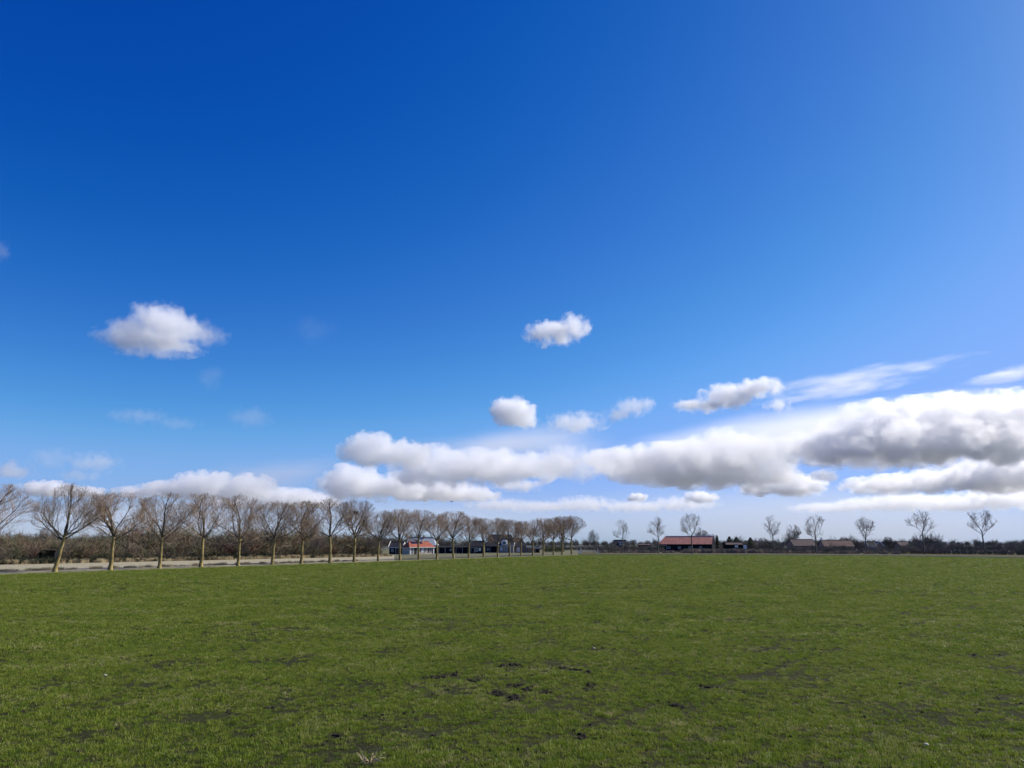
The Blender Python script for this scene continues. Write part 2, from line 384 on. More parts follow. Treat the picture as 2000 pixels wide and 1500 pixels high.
cloud('large grey-bottomed cumulus bank above the red roofed barn', [(1330, 908, 150, 34), (1230, 902, 90, 22), (1440, 888, 90, 44), (1500, 922, 60, 34), (1380, 936, 110, 16)], 3.2, amp=2.8, size=.9)
cloud('broad dark-bottomed cumulus bank at the right edge of the sky', [(1780, 872, 200, 38), (1620, 870, 90, 26), (1890, 832, 150, 52), (2010, 835, 110, 60), (1770, 824, 130, 36)], 3.0, amp=2.7, size=.9)
cloud('low cumulus under the dark-bottomed bank at right', [(1730, 948, 70, 17), (1810, 940, 60, 20), (1880, 932, 60, 20)], 2.4, amp=3.0, size=.9)
cloud('bright low cumulus cut by the right edge below the dark-bottomed bank', [(1980, 922, 100, 34), (1920, 945, 60, 14)], 2.6, amp=2.6, size=.9)
cloud('small bright cumulus under the gap between the two big banks', [(1550, 950, 52, 21), (1490, 955, 44, 12)], 3.0, amp=2.4)
cloud('small grey puff in the gap between the two big banks', [(1610, 930, 26, 11)], 1.4, amp=2.6)
cloud('long flat grey cloud layer low at the right edge', [(1770, 980, 80, 15), (1860, 984, 70, 14), (1950, 974, 80, 20), (1690, 986, 60, 13), (1610, 992, 60, 9)], 1.6, amp=3.0, soft=.5, size=.8, alb=(.9, .905, .92))
cloud('low bright puff at the right edge just above the flat grey layer', [(1960, 952, 50, 14)], 2.4, amp=2.6)
cloud('puffy white top of the centre-left cloud bank', [(722, 878, 50, 30), (788, 888, 50, 26)], 3.0, amp=2.7)
cloud('dark bulging cloud at the left end of the centre bank', [(690, 945, 62, 32), (768, 952, 62, 26)], 3.6, amp=2.5)
cloud('grey middle body of the centre cloud bank', [(860, 915, 80, 38), (945, 912, 90, 30), (1040, 912, 60, 26)], 2.4, amp=2.6, size=.9)
cloud('pale lower puffs of the centre cloud bank', [(850, 960, 90, 18), (920, 968, 50, 12)], 2.2, amp=2.4)
cloud('small grey flat cloud right of the centre bank', [(1010, 948, 52, 12)], 1.3, **WI)
cloud('pale cloud shreds joining the centre and right banks', [(1120, 905, 80, 32), (1180, 915, 60, 22)], 1.6, **WI)
cloud('bright white cumulus low over the left tree row', [(400, 948, 56, 24), (480, 954, 52, 24), (340, 956, 56, 15), (270, 962, 46, 10)], 3.0, amp=3.0, size=.8)
cloud('flat grey cloud low between left trees and centre bank', [(565, 972, 70, 16), (480, 982, 70, 12), (625, 978, 46, 13)], 2.2, amp=2.8, size=.9, alb=(.93, .935, .95))
cloud('low white cloud behind the leftmost tree crowns', [(90, 956, 46, 15), (160, 962, 40, 11)], 3, amp=2.2)
cloud('small grey cloud high over the leftmost trees', [(185, 903, 46, 19), (155, 928, 36, 11)], .7, **dict(WI, alb=(.55, .56, .62)))  # darker scatter colour stands in for backlit shade, also on the next cloud
cloud('small ragged grey cloud left of a similar one over the leftmost trees', [(103, 897, 36, 22)], .5, **dict(WI, alb=(.55, .56, .62)))
cloud('small pale cloud cut by the left edge of the sky, low', [(12, 918, 42, 18)], 1.2, **WI)
cloud('tiny pale cloud cut by the left edge high in the blue', [(-2, 485, 13, 30)], .7, **WI)
cloud('thin grey cloud layer low over the far right trees and barn', [(975, 986, 60, 11), (1050, 990, 70, 10), (1140, 985, 62, 14), (1240, 990, 70, 11), (1335, 984, 60, 13)], 1.0, amp=3.2, soft=.6, size=.9, alb=(.9, .905, .92))
cloud('tiny white puff low above the red roofed barn', [(1368, 972, 28, 12)], 3, amp=2)
cloud('tiny white puff low left of the red roofed barn', [(1245, 972, 18, 9)], 3, amp=2)
cloud('grey layer of cloud along the horizon at right', [(1650, 1022, 820, 72)], 1.9, 34000, **LA)
cloud('grey layer of cloud along the horizon behind the left trees', [(300, 1020, 820, 72)], 1.6, 36000, **LA)

# ------------------------------------------------------------------ bare trees
def grow(seed, H, trunk_frac=.43, r0=.25, spread=.45, limbs=9, kids=(8, 6, 6), twig_r=.0095, lean=0.0, crown_h=.345, up=.05, spread_ang=(22, 80), wob=.14, crown_c=.665):
    """one leafless tree: trunk with main limbs, and the crown of branches and twigs filling a rounded volume"""
    rnd = random.Random(seed)
    trunk, crown = MB(), MB()
    cz, ra, rb = H * crown_c, H * spread, H * crown_h
    cx = lean * H * .55
    def room(p, d):                      # distance to the crown's outline along d
        ax, ay, az = (p[0] - cx) / ra, p[1] / ra, (p[2] - cz) / rb
        bx, by, bz = d[0] / ra, d[1] / ra, d[2] / rb
        A = bx * bx + by * by + bz * bz; B = ax * bx + ay * by + az * bz; C = ax * ax + ay * ay + az * az - 1
        D = B * B - A * C
        if D <= 0: return H * .05
        return max((-B + math.sqrt(D)) / A, H * .03)
    def norm(d):
        l = math.sqrt(d[0] ** 2 + d[1] ** 2 + d[2] ** 2) or 1; return (d[0] / l, d[1] / l, d[2] / l)
    def branch(p, d, L, r, lev):
        ns = (7, 5, 3, 2)[lev]; pts = [p]; ra_ = [r]; tip = (.35, .3, .4, .5)[lev]
        u = up * (.9, 1.2, 1.5, 1.8)[lev]
        for i in range(ns):
            w = wob * (1, 1.1, 1.2, 1.0)[lev]
            d = norm((d[0] + rnd.gauss(0, w), d[1] + rnd.gauss(0, w), d[2] + rnd.gauss(0, w * .7) + u))
            p = (p[0] + d[0] * L / ns, p[1] + d[1] * L / ns, p[2] + d[2] * L / ns)
            pts.append(p); ra_.append(r * (1 - (1 - tip) * (i + 1) / ns))
        (trunk if lev == 0 else crown).tube(pts, ra_, (5, 4, 3, 3)[lev], cap=lev < 2, mi=1 if lev == 0 else 0)
        if lev < 3:
            n = kids[lev]
            for j in range(n):
                t = (.22 + .78 * (j + rnd.random()) / n) if lev == 0 else (.15 + .85 * (j + rnd.random()) / n)
                t = min(t, .999); k = int(t * ns); f = t * ns - k
                q = tuple(pts[k][a] * (1 - f) + pts[k + 1][a] * f for a in range(3))
                e = norm(tuple(pts[k + 1][a] - pts[k][a] for a in range(3)))
                o = norm((rnd.gauss(0, 1), rnd.gauss(0, 1), rnd.gauss(0, .5) + .25))
                a_ = R(rnd.uniform(24, 52)); dt = e[0] * o[0] + e[1] * o[1] + e[2] * o[2]
                o = norm(tuple(o[i] - dt * e[i] for i in range(3)))
                c = norm(tuple(e[i] * math.cos(a_) + o[i] * math.sin(a_) for i in range(3)))
                m = room(q, c)
                LL = min(m * rnd.uniform(.8, 1.08), (H * .33, H * .19, H * .10)[lev] * rnd.uniform(.7, 1.2))
                rr = max(ra_[k] * (.55, .55, .5)[lev], twig_r * (1.9, 1.35, 1)[lev])
                branch(q, c, max(LL, H * .02), min(rr, ra_[k] * .9) if lev < 1 else max(min(rr, twig_r * (3, 2, 1)[lev]), twig_r * (1.9, 1.35, 1)[lev]), lev + 1)
    tp = []; tr = []; n = 7; x = y = 0.0; ht = H * trunk_frac
    for i in range(n + 1):
        t = i / n; tp.append((x + lean * ht * (t ** 1.3) * 1.0, y, ht * t)); tr.append(r0 * (1.28 if i == 0 else 1.0 - .34 * t))
        x += rnd.gauss(0, H * .003); y += rnd.gauss(0, H * .003)
    trunk.tube(tp, tr, 9, cap=False)
    top = tp[-1]; a0 = rnd.uniform(0, 6.28)
    # leader
    d = norm((lean * .8 + rnd.gauss(0, .08), rnd.gauss(0, .08), 1)); branch(top, d, room(top, d) * .92, tr[-1] * .86, 0)
    for i in range(limbs - 1):
        a = a0 + 6.283 * (i + rnd.uniform(-.25, .25)) / (limbs - 1); th = R(rnd.uniform(*spread_ang))
        d = norm((math.sin(th) * math.cos(a) + lean * .5, math.sin(th) * math.sin(a), math.cos(th)))
        s = rnd.uniform(.80, 1.0); k = s * n; q0 = int(min(k, n - 1)); f = k - q0
        q = tuple(tp[q0][c] * (1 - f) + tp[q0 + 1][c] * f for c in range(3))
        branch(q, d, room(q, d) * rnd.uniform(.85, 1.0), tr[-1] * rnd.uniform(.36, .6), 0)
    return trunk.mesh('trunk', True), crown.mesh('crown', False)

def place_tree(name, label, meshes, loc, scale, rz, bark, twig, cat='tree', group=None):
    root = empty(name, loc, rz); root.scale = (scale,) * 3 if not isinstance(scale, tuple) else scale
    link('trunk', meshes[0], [bark, LIMB if bark is BARK else bark], root); link('crown', meshes[1], twig, root)
    return tag(root, label, cat, group)

STREET = [grow(100 + i, 10.0, trunk_frac=random.Random(i).uniform(.40, .45), limbs=8 + i % 4) for i in range(12)]
LEANER = grow(77, 10.0, trunk_frac=.45, lean=.13, limbs=9, r0=.27)
row = [(-28, 1121, 950), (107, 1117, 957), (215, 1113.5, 967), (311, 1110, 969), (392, 1107.5, 972), (465, 1105, 973), (532, 1102.5, 983), (588, 1100.7, 984),
       (644, 1099, 981), (691.5, 1097.3, 977), (738.5, 1095.6, 1001), (781, 1094, 997), (817.6, 1093, 997), (853, 1092, 1006), (885.5, 1090.8, 1003), (915.5, 1089.8, 1009),
       (944, 1088.8, 1016), (972, 1087.9, 1013), (995, 1087.1, 1019), (1018, 1086.4, 1020), (1041, 1085.6, 1016), (1061, 1084.9, 1014), (1081, 1084.3, 1014), (1098, 1083.7, 1012), (1116, 1083, 1010)]
ORD = ['', 'first', 'second', 'third', 'fourth', 'fifth', 'sixth', 'seventh', 'eighth', 'ninth', 'tenth', 'eleventh', 'twelfth', 'thirteenth', 'fourteenth', 'fifteenth',
       'sixteenth', 'seventeenth', 'eighteenth', 'nineteenth', 'twentieth', 'twenty-first', 'twenty-second', 'twenty-third', 'twenty-fourth']
rt = random.Random(5)
ROWPOS = []
for i, (px, by, ty) in enumerate(row):
    g = gnd(px, by); ROWPOS.append(g)
    d0 = ray(px, by); hgt = (by - ty) * g.y / F / d0.y * 1.0
    if i == 0: lab = 'bare tree at the left edge of the photo, trunk cut off by the frame'
    elif i == 1: lab = 'bare tree with a strongly leaning yellowish trunk at the left end of the row'
    elif i == 9: lab = 'bare tree holding a dark bird nest high in its crown'
    elif i == 24: lab = 'last bare tree at the far right end of the long tree row'
    elif i == 11: lab = 'bare tree in front of the left end of the red roofed white house'
    elif i == 12: lab = 'bare tree in front of the middle of the red roofed white house'
    else: lab = 'bare tree with rounded crown, %s trunk from the left in the row' % ORD[i]
    ms = LEANER if i == 1 else STREET[(i * 5) % 12]
    s = hgt / 9.85 * rt.uniform(.98, 1.03)
    wide = rt.uniform(.92, 1.08)
    o = place_tree('street_tree', lab, ms, g, (s * wide, s * wide, s), 0 if i == 1 else rt.uniform(0, 6.28), BARK, TWIG, 'tree', 'row of bare trees along the field')
    o.rotation_euler.x = rt.gauss(0, .018); o.rotation_euler.y = rt.gauss(0, .018)

# nest in the tenth tree
def stick_ball(n, rad, r, seed, flat=.75):
    rnd = random.Random(seed); mb = MB()
    for i in range(n):
        a = rnd.uniform(0, 6.28); z = rnd.uniform(-1, .6); q = math.sqrt(max(0, 1 - z * z)) * rad * rnd.uniform(.6, 1)
        p = Vector((q * math.cos(a), q * math.sin(a), z * rad * flat)); t = Vector((-math.sin(a), math.cos(a), rnd.gauss(0, .4))).normalized() * rad * rnd.uniform(.5, .9)
        mb.tube([tuple(p - t), tuple(p * 1.05), tuple(p + t)], [r, r, r * .6], 3)
    return mb
nest = stick_ball(220, .42, .02, 4).build('bird_nest', NESTM); nest.location = at(695, 1001, ROWPOS[9].y - 1.6)
tag(nest, 'dark round stick nest high in a bare tree crown', 'nest')

# slender open trees along the far road at right
OPEN = [grow(300 + i, 15.0, trunk_frac=random.Random(i + 9).uniform(.40, .48), r0=.27, spread=random.Random(i + 40).uniform(.22, .33), crown_h=.31, limbs=4 + i % 3, kids=(6, 4, 3), twig_r=.03, up=.05, wob=.24, spread_ang=(15, 62), crown_c=.70) for i in range(8)]
THIN = grow(340, 12.0, trunk_frac=.3, r0=.12, spread=.26, crown_h=.34, limbs=7, kids=(8, 5, 4), twig_r=.02, crown_c=.64)
ROUND = [grow(350 + i, 9.0, trunk_frac=.25, r0=.2, spread=.42, crown_h=.37, limbs=8, kids=(7, 6, 4), twig_r=.022, crown_c=.62) for i in range(3)]
for i, (px, by, ty, k, lab) in enumerate((
    (1216, 1080, 1017, 0, 'slender bare tree in front of the dark house with the white dormer'),
    (1286, 1080.5, 1011, 1, 'bare roadside tree just left of the long red roofed barn'),
    (1352, 1081.5, 1004, 2, 'bare roadside tree in front of the long red roofed barn'),
    (1512, 1081, 1008, 3, 'forked bare roadside tree right of the white road sign'),
    (1595, 1081, 1005, 4, 'bare roadside tree between the brown roof and the faded red roof'),
    (1693, 1081, 1008, 5, 'bare roadside tree left of the two small houses'),
    (1805, 1081.3, 998, 6, 'second bare roadside tree from the right edge'),
    (1923, 1081.5, 994, 7, 'rightmost bare roadside tree with a wide open crown'))):
    g = gnd(px, by, .1); s = (by - ty) * g.y / F / ray(px, by).y / 14.8
    place_tree('roadside_tree', lab, OPEN[k], g, s, rt.uniform(0, 6.28), BARK_GREY, TWIG_GREY, 'tree', 'bare trees along the far road')
g = gx(1160, 300); place_tree('roadside_tree', 'small bushy bare tree beside the white posts', THIN, g, .74, 1, BARK_GREY, TWIG_GREY, 'tree', 'bare trees along the far road')
for (px, Y, ty, k, lab) in (
    (1546, 420, 1024, 0, 'round bare tree standing behind the brown roof'),
    (1374, 380, 1036, 1, 'round bare tree behind the red roofed barn'),
    (1392, 390, 1043, 2, 'smaller round bare tree behind the gable of the red barn'),
    (1650, 430, 1049, 2, 'round bare tree behind the faded red roof'),
    (1672, 400, 1047, 0, 'bushy bare tree at the right end of the faded red roof'),
    (1736, 420, 1048, 1, 'round bare tree just right of the two small houses'),
    (1783, 430, 1047, 0, 'broad bare tree behind the second roadside tree from the right'),
    (1804, 440, 1050, 2, 'low bare tree right of a broad bare tree by the far road'),
    (1622, 450, 1052, 1, 'low bare tree behind the left end of the faded red roof'),
    (1760, 440, 1051, 0, 'bare tree right of the brown roofed house'),
    (1490, 440, 1050, 1, 'low bare tree left of the forked roadside tree'),
    (1330, 400, 1046, 2, 'low bare tree behind the middle of the red barn roof'),
    (320, 185, 1040, 0, 'bare tree above the shrubs behind the third trunk of the row'),
    (620, 200, 1044, 1, 'bare tree above the shrubs behind the eighth trunk of the row'),
    (88, 175, 1030, 1, 'grey bare tree rising above the shrubs behind the leaning tree'),
    (150, 190, 1046, 0, 'low bare tree above the shrubs right of the leaning tree'),
    (20, 180, 1040, 2, 'bare tree above the shrubs at the left edge'),
    (448, 190, 1036, 2, 'bare tree above the shrubs left of the middle of the row'),
    (730, 215, 1045, 1, 'bare tree at the right end of the shrub belt')):
    g = gx(px, Y); s = (at(px, ty, Y).z) / 8.9
    place_tree('bare_tree', lab, ROUND[k], g, s, rt.uniform(0, 6.28), BARK_GREY, TWIG_GREY, 'tree', 'bare trees in the background')

# ------------------------------------------------------------------ shrubs
def shrub(seed, H, W, stems=9, kids=(6, 5), r=.02, tw=.012):
    rnd = random.Random(seed); mb = MB()
    def nrm(d): return d.normalized()
    def br(p, d, L, r_, lev):
        ns = 3 if lev < 2 else 2; pts = [p.copy()]; q = p.copy()
        for i in range(ns):
            d = nrm(d + Vector((rnd.gauss(0, .2), rnd.gauss(0, .2), rnd.gauss(0, .15) + .06))); q = q + d * (L / ns); pts.append(q.copy())
        mb.tube([tuple(x) for x in pts], [r_ * (1 - .5 * i / ns) for i in range(ns + 1)], 3, cap=False)
        if lev < 2:
            for j in range(kids[lev]):
                t = rnd.uniform(.15, 1) * ns; k = min(int(t), ns - 1); s = pts[k].lerp(pts[k + 1], t - k)
                o = Vector((rnd.gauss(0, 1), rnd.gauss(0, 1), rnd.gauss(.2, .6))).normalized()
                br(s, nrm(d * .75 + o * .8), L * rnd.uniform(.4, .65), max(r_ * .6, tw), lev + 1)
    for i in range(stems):
        a = rnd.uniform(0, 6.28); th = rnd.uniform(0, .75) ** 1.0
        d = Vector((math.sin(th) * math.cos(a) * W / H * 1.6, math.sin(th) * math.sin(a) * W / H * 1.6, math.cos(th)))
        br(Vector((rnd.gauss(0, W * .12), rnd.gauss(0, W * .12), 0)), nrm(d), H * rnd.uniform(.5, .72), r, 0)
    return mb.mesh('shrub')
def variants(name, meshes, mat):
    c = bpy.data.collections.new(name)
    for i, me in enumerate(meshes):
        if not me.materials: me.materials.append(mat)
        o = bpy.data.objects.new('%s_%d' % (name, i), me); c.objects.link(o)
    return c
def scatter(name, coll, pts, scl, rot, idx, label, cat):
    """one mass of plants: instances of a few variants on a cloud of points"""
    me = bpy.data.meshes.new(name); n = len(pts)
    me.vertices.add(n); me.vertices.foreach_set('co', np.asarray(pts, dtype=np.float32).ravel())
    for nm, ty, dat in (('scl', 'FLOAT_VECTOR', scl), ('rot', 'FLOAT_VECTOR', rot), ('idx', 'INT', idx)):
        at_ = me.attributes.new(nm, ty, 'POINT')
        at_.data.foreach_set('vector' if ty == 'FLOAT_VECTOR' else 'value', np.asarray(dat, dtype=np.float32 if ty != 'INT' else np.int32).ravel())
    o = bpy.data.objects.new(name, me); COL.objects.link(o)
    ng = bpy.data.node_groups.new(name, 'GeometryNodeTree')
    ng.interface.new_socket('Geometry', in_out='INPUT', socket_type='NodeSocketGeometry'); ng.interface.new_socket('Geometry', in_out='OUTPUT', socket_type='NodeSocketGeometry')
    gi = ng.nodes.new('NodeGroupInput'); go = ng.nodes.new('NodeGroupOutput')
    ip = ng.nodes.new('GeometryNodeInstanceOnPoints'); ci = ng.nodes.new('GeometryNodeCollectionInfo')
    ci.inputs['Collection'].default_value = coll; ci.inputs['Separate Children'].default_value = True; ci.inputs['Reset Children'].default_value = True
    ip.inputs['Pick Instance'].default_value = True
    def na(nm, ty):
        q = ng.nodes.new('GeometryNodeInputNamedAttribute'); q.data_type = ty; q.inputs['Name'].default_value = nm; return q.outputs['Attribute']
    L = ng.links.new
    L(gi.outputs[0], ip.inputs['Points']); L(ci.outputs[0], ip.inputs['Instance']); L(na('idx', 'INT'), ip.inputs['Instance Index'])
    L(na('rot', 'FLOAT_VECTOR'), ip.inputs['Rotation']); L(na('scl', 'FLOAT_VECTOR'), ip.inputs['Scale']); L(ip.outputs[0], go.inputs[0])
    md = o.modifiers.new('scatter', 'NODES'); md.node_group = ng
    return tag(o, label, cat, kind='stuff')

SHRUBS = variants('shrub_variant', [shrub(500 + i, 4.0, 3.2, stems=11, r=.03, tw=.02) for i in range(8)], SHRUB)
rn = np.random.default_rng(11)
def belt(A, B, rows, depth, step, hlo, hhi):
    """points of a shrub belt between two ground points, rows deep"""
    A, B = np.array(A[:2]), np.array(B[:2]); L = np.linalg.norm(B - A); t = (B - A) / L; nrm = np.array([-t[1], t[0]])
    if nrm[1] < 0: nrm = -nrm
    P, S, Ro, I = [], [], [], []
    for r_ in range(rows):
        k = int(L / step)
        for i in range(k):
            q = A + t * (i + rn.uniform(0, 1)) * step + nrm * (depth * (r_ + rn.uniform(-.4, .4)) / rows)
            w = .5 + .28 * math.sin(q[0] * .31 + 1.3) + .22 * math.sin(q[0] * .83 + q[1] * .05) + rn.normal(0, .22)
            h = (hlo + (hhi - hlo) * (.55 * w + .45 * rn.random())) * (.72 + .28 * min(1, (r_ + 1) / rows * 1.5)) / 4.0
            h *= 1.45 if rn.random() < .10 else 1
            P.append((q[0], q[1], -.05)); s = h * rn.uniform(.9, 1.25); S.append((s, s, h)); Ro.append((0, 0, rn.uniform(0, 6.28))); I.append(rn.integers(0, 8))
    return P, S, Ro, I
def belts(name, coll, specs, label):
    P, S, Ro, I = [], [], [], []
    for a in specs:
        p, s, r_, i = belt(*a); P += p; S += s; Ro += r_; I += i
    return scatter(name, coll, P, S, Ro, I, label, 'shrubs')
belts('shrub_belt', SHRUBS, [(gnd(-180, 1105.5), gnd(300, 1095.3), 7, 18, 1.35, 2.2, 7.0), (gnd(300, 1095.3), gnd(745, 1085.8), 7, 18, 1.5, 2.6, 8.4)], 'dense brown leafless shrubs along the far side of the pale strip')
UNDER = variants('undergrowth_variant', [shrub(560 + i, 2.0, 2.6, stems=12, r=.03, tw=.026) for i in range(8)], IVY)
belts('undergrowth', UNDER, [(gnd(-180, 1106.6), gnd(745, 1086.6), 2, 4, 1.1, 1.2, 3.2)], 'dark low undergrowth at the foot of the left shrubs')
FARSHRUBS = variants('far_shrub_variant', [shrub(530 + i, 4.0, 3.6, stems=11, r=.04, tw=.03) for i in range(8)], SHRUB_FAR)
belts('far_shrub_belt', FARSHRUBS, [(gx(1175, 330), gx(1300, 335), 3, 14, 1.8, 2.0, 4.5), (gx(1405, 350), gx(1540, 350), 5, 25, 2, 2.4, 6.0), (gx(1500, 305), gx(1740, 295), 3, 8, 1.6, .8, 3.4),
    (gx(1600, 420), gx(1840, 420), 3, 20, 2.4, 3.0, 7.5), (gx(1700, 285), gx(2080, 235), 4, 10, 1.6, .9, 3.0), (gx(1760, 400), gx(2100, 380), 4, 25, 2.2, 2.2, 5.2), (gx(1050, 420), gx(1180, 420), 3, 16, 2.2, 2, 3.5), (gx(1538, 366), gx(1672, 370), 2, 5, 1.5, 1.6, 3.6), (gx(1680, 385), gx(1790, 385), 2, 6, 1.8, 1.2, 2.6), (gx(1180, 318), gx(1300, 322), 2, 6, 1.5, 1.0, 2.4)],
    'mixed brown and grey hedges and scrub beyond the far road')
belts('distant_wood', FARSHRUBS, [(gx(-100, 900), gx(900, 1100), 3, 60, 7, 10, 16), (gx(900, 1300), gx(2100, 1300), 3, 60, 8, 6, 12)], 'low hazy line of woods on the horizon')

# dry reeds along the far road and tall dry grass at the foot of the left shrubs
def reed(seed, h, rad, n, w):
    rnd = random.Random(seed); mb = MB()
    for i in range(n):
        a = rnd.uniform(0, 6.28); q = rad * math.sqrt(rnd.random()); x, y = q * math.cos(a), q * math.sin(a); hh = h * rnd.uniform(.5, 1.1); b = rnd.uniform(0, 6.28); l_ = hh * rnd.uniform(.05, .35)
        mb.tube([(x, y, -.05), (x + math.cos(b) * l_ * .4, y + math.sin(b) * l_ * .4, hh * .6), (x + math.cos(b) * l_, y + math.sin(b) * l_, hh)], [w, w, w * .5], 3, cap=False)
    return mb.mesh('reed')
REEDS = variants('reed_variant', [reed(700 + i, 1.3, .55, 70, .014) for i in range(8)], REED)
DRYG = variants('dry_grass_variant', [reed(720 + i, .6, .5, 60, .012) for i in range(8)], DRY)
def line_pts(specs):
    P, S, Ro, I = [], [], [], []
    for A, B, depth, dens, lo, hi in specs:
        A2, B2 = np.array(A[:2]), np.array(B[:2]); L = np.linalg.norm(B2 - A2); t_ = (B2 - A2) / L; nr = np.array([-t_[1], t_[0]]); nr = nr if nr[1] > 0 else -nr
        for i in range(int(L * dens)):
            q = A2 + t_ * rn.uniform(0, L) + nr * rn.uniform(-.5, .5) * depth; s = rn.uniform(lo, hi)
            P.append((q[0], q[1], -.02)); S.append((1, 1, s)); Ro.append((0, 0, rn.uniform(0, 6.28))); I.append(rn.integers(0, 8))
    return P, S, Ro, I
scatter('dry_reeds', REEDS, *line_pts([(gx(1335, 296), gx(1500, 292), 9, 7, .8, 1.35), (gx(1500, 288), gx(1760, 268), 6, 3, .5, 1.0), (gx(1170, 305), gx(1335, 300), 5, 3, .4, .9)]), 'strip of dry greyish brown reeds beside the far road', 'reeds')
scatter('dry_grass', DRYG, *line_pts([(gnd(-180, 1106.5), gnd(760, 1086.3), 2.2, 6, .5, 1.5), (gnd(-100, 1119), gnd(700, 1095.5), 1.2, 2, .3, .8)]), 'straw coloured tall grass at the foot of the left shrubs', 'dry grass')

# ------------------------------------------------------------------ buildings
def slab(mb, a, b, c, d, th):
    """flat board with corners a b c d, thickness th along its normal (downwards)"""
    a, b, c, d = (Vector(q) for q in (a, b, c, d)); n = (b - a).cross(d - a).normalized() * th
    P = [a, b, c, d, a - n, b - n, c - n, d - n]; k = len(mb.v); mb.v += [tuple(p) for p in P]
    for q in ((0, 1, 2, 3), (7, 6, 5, 4), (0, 4, 5, 1), (1, 5, 6, 2), (2, 6, 7, 3), (3, 7, 4, 0)): mb.f.append(tuple(k + i for i in q)); mb.m.append(0)
def window(root, u, z0, w, h, y, pane=GLASS, frame=WHITE, name='window', bars=1):
    mb = MB(); t = .09; d = .07
    mb.box(u - w / 2, u - w / 2 + t, y - d, y + .02, z0, z0 + h); mb.box(u + w / 2 - t, u + w / 2, y - d, y + .02, z0, z0 + h)
    mb.box(u - w / 2 + t, u + w / 2 - t, y - d, y + .02, z0, z0 + t); mb.box(u - w / 2 + t, u + w / 2 - t, y - d, y + .02, z0 + h - t, z0 + h)
    for i in range(bars):
        x = u - w / 2 + w * (i + 1) / (bars + 1); mb.box(x - .03, x + .03, y - d + .01, y + .02, z0 + t, z0 + h - t)
    f = mb.build(name, frame, root); g = MB(); g.box(u - w / 2 + t * .8, u + w / 2 - t * .8, y - d * .45, y + .015, z0 + t * .8, z0 + h - t * .8); g.build('pane', pane, f); return f
def door(root, u, z0, w, h, y, mat=DARKDOOR, name='door'):
    mb = MB(); mb.box(u - w / 2, u + w / 2, y - .06, y + .02, z0, z0 + h); d = mb.build(name, mat, root)
    fr = MB(); t = .1
    fr.box(u - w / 2 - t, u - w / 2, y - .08, y + .02, z0, z0 + h + t); fr.box(u + w / 2, u + w / 2 + t, y - .08, y + .02, z0, z0 + h + t); fr.box(u - w / 2, u + w / 2, y - .08, y + .02, z0 + h, z0 + h + t)
    fr.build('frame', WHITE, d); hd = MB(); hd.box(u + w / 2 - .18, u + w / 2 - .1, y - .13, y - .06, z0 + h * .48, z0 + h * .52); hd.build('handle', STEEL, d); return d
def house(name, label, loc, rz, Lx, W, he, hr, wall, roof, hipl=0.0, hipr=0.0, over=.35, trim=WHITE, cat='house', group=None, base=-.4):
    """gabled or hipped building, ridge along local x, front wall at -y; hip: how far the ridge end is pulled in"""
    root = empty(name, loc, rz); x0, x1, y0, y1 = -Lx / 2, Lx / 2, -W / 2, W / 2
    mb = MB(); mb.box(x0, x1, y0, y1, base, he)
    if hipl == 0: mb.poly([(x0, y1, he), (x0, y0, he), (x0, 0, he + hr - .05)])
    if hipr == 0: mb.poly([(x1, y0, he), (x1, y1, he), (x1, 0, he + hr - .05)])
    mb.build('wall', wall, root)
    r = MB(); th = .12; o = over; s = hr / (W / 2); ze = he - o * s + .05; zt = he + hr + .05
    la, lb = (x0 - (o if hipl else .2)), (x1 + (o if hipr else .2)); ra, rb = x0 + hipl - (.2 if not hipl else 0), x1 - hipr + (.2 if not hipr else 0)
    slab(r, (la, y0 - o, ze), (lb, y0 - o, ze), (rb, 0, zt), (ra, 0, zt), th)
    slab(r, (lb, y1 + o, ze), (la, y1 + o, ze), (ra, 0, zt), (rb, 0, zt), th)
    if hipl: r.poly([(la, y1 + o, ze), (la, y0 - o, ze), (ra, 0, zt)])
    if hipr: r.poly([(lb, y0 - o, ze), (lb, y1 + o, ze), (rb, 0, zt)])
    rf = r.build('roof', roof, root)
    rc = MB(); rc.box(ra, rb, -.14, .14, zt - .08, zt + .1); rc.build('ridge', roof, rf)
    gt = MB(); gt.box(la, lb, y0 - o - .1, y0 - o, ze - .16, ze + .02); gt.build('gutter', trim, rf)
    for hp, xx, sg in ((hipl, la, -1), (hipr, lb, 1)):
        if hp == 0:
            b = MB()
            slab(b, (xx, y0 - o, ze + .05), (xx + sg * .06, y0 - o, ze + .05), (xx + sg * .06, 0, zt + .08), (xx, 0, zt + .08), .3)
            slab(b, (xx + sg * .06, y1 + o, ze + .05), (xx, y1 + o, ze + .05), (xx, 0, zt + .08), (xx + sg * .06, 0, zt + .08), .3)
            b.build('bargeboard', trim, rf)
    return tag(root, label, cat, group), rf
def chimney(rf, x, y, z0, z1, w=.55, mat=REDBRICK):
    mb = MB(); mb.box(x - w / 2, x + w / 2, y - w / 2, y + w / 2, z0, z1); mb.box(x - w / 2 - .06, x + w / 2 + .06, y - w / 2 - .06, y + w / 2 + .06, z1, z1 + .12); return mb.build('chimney', mat, rf)

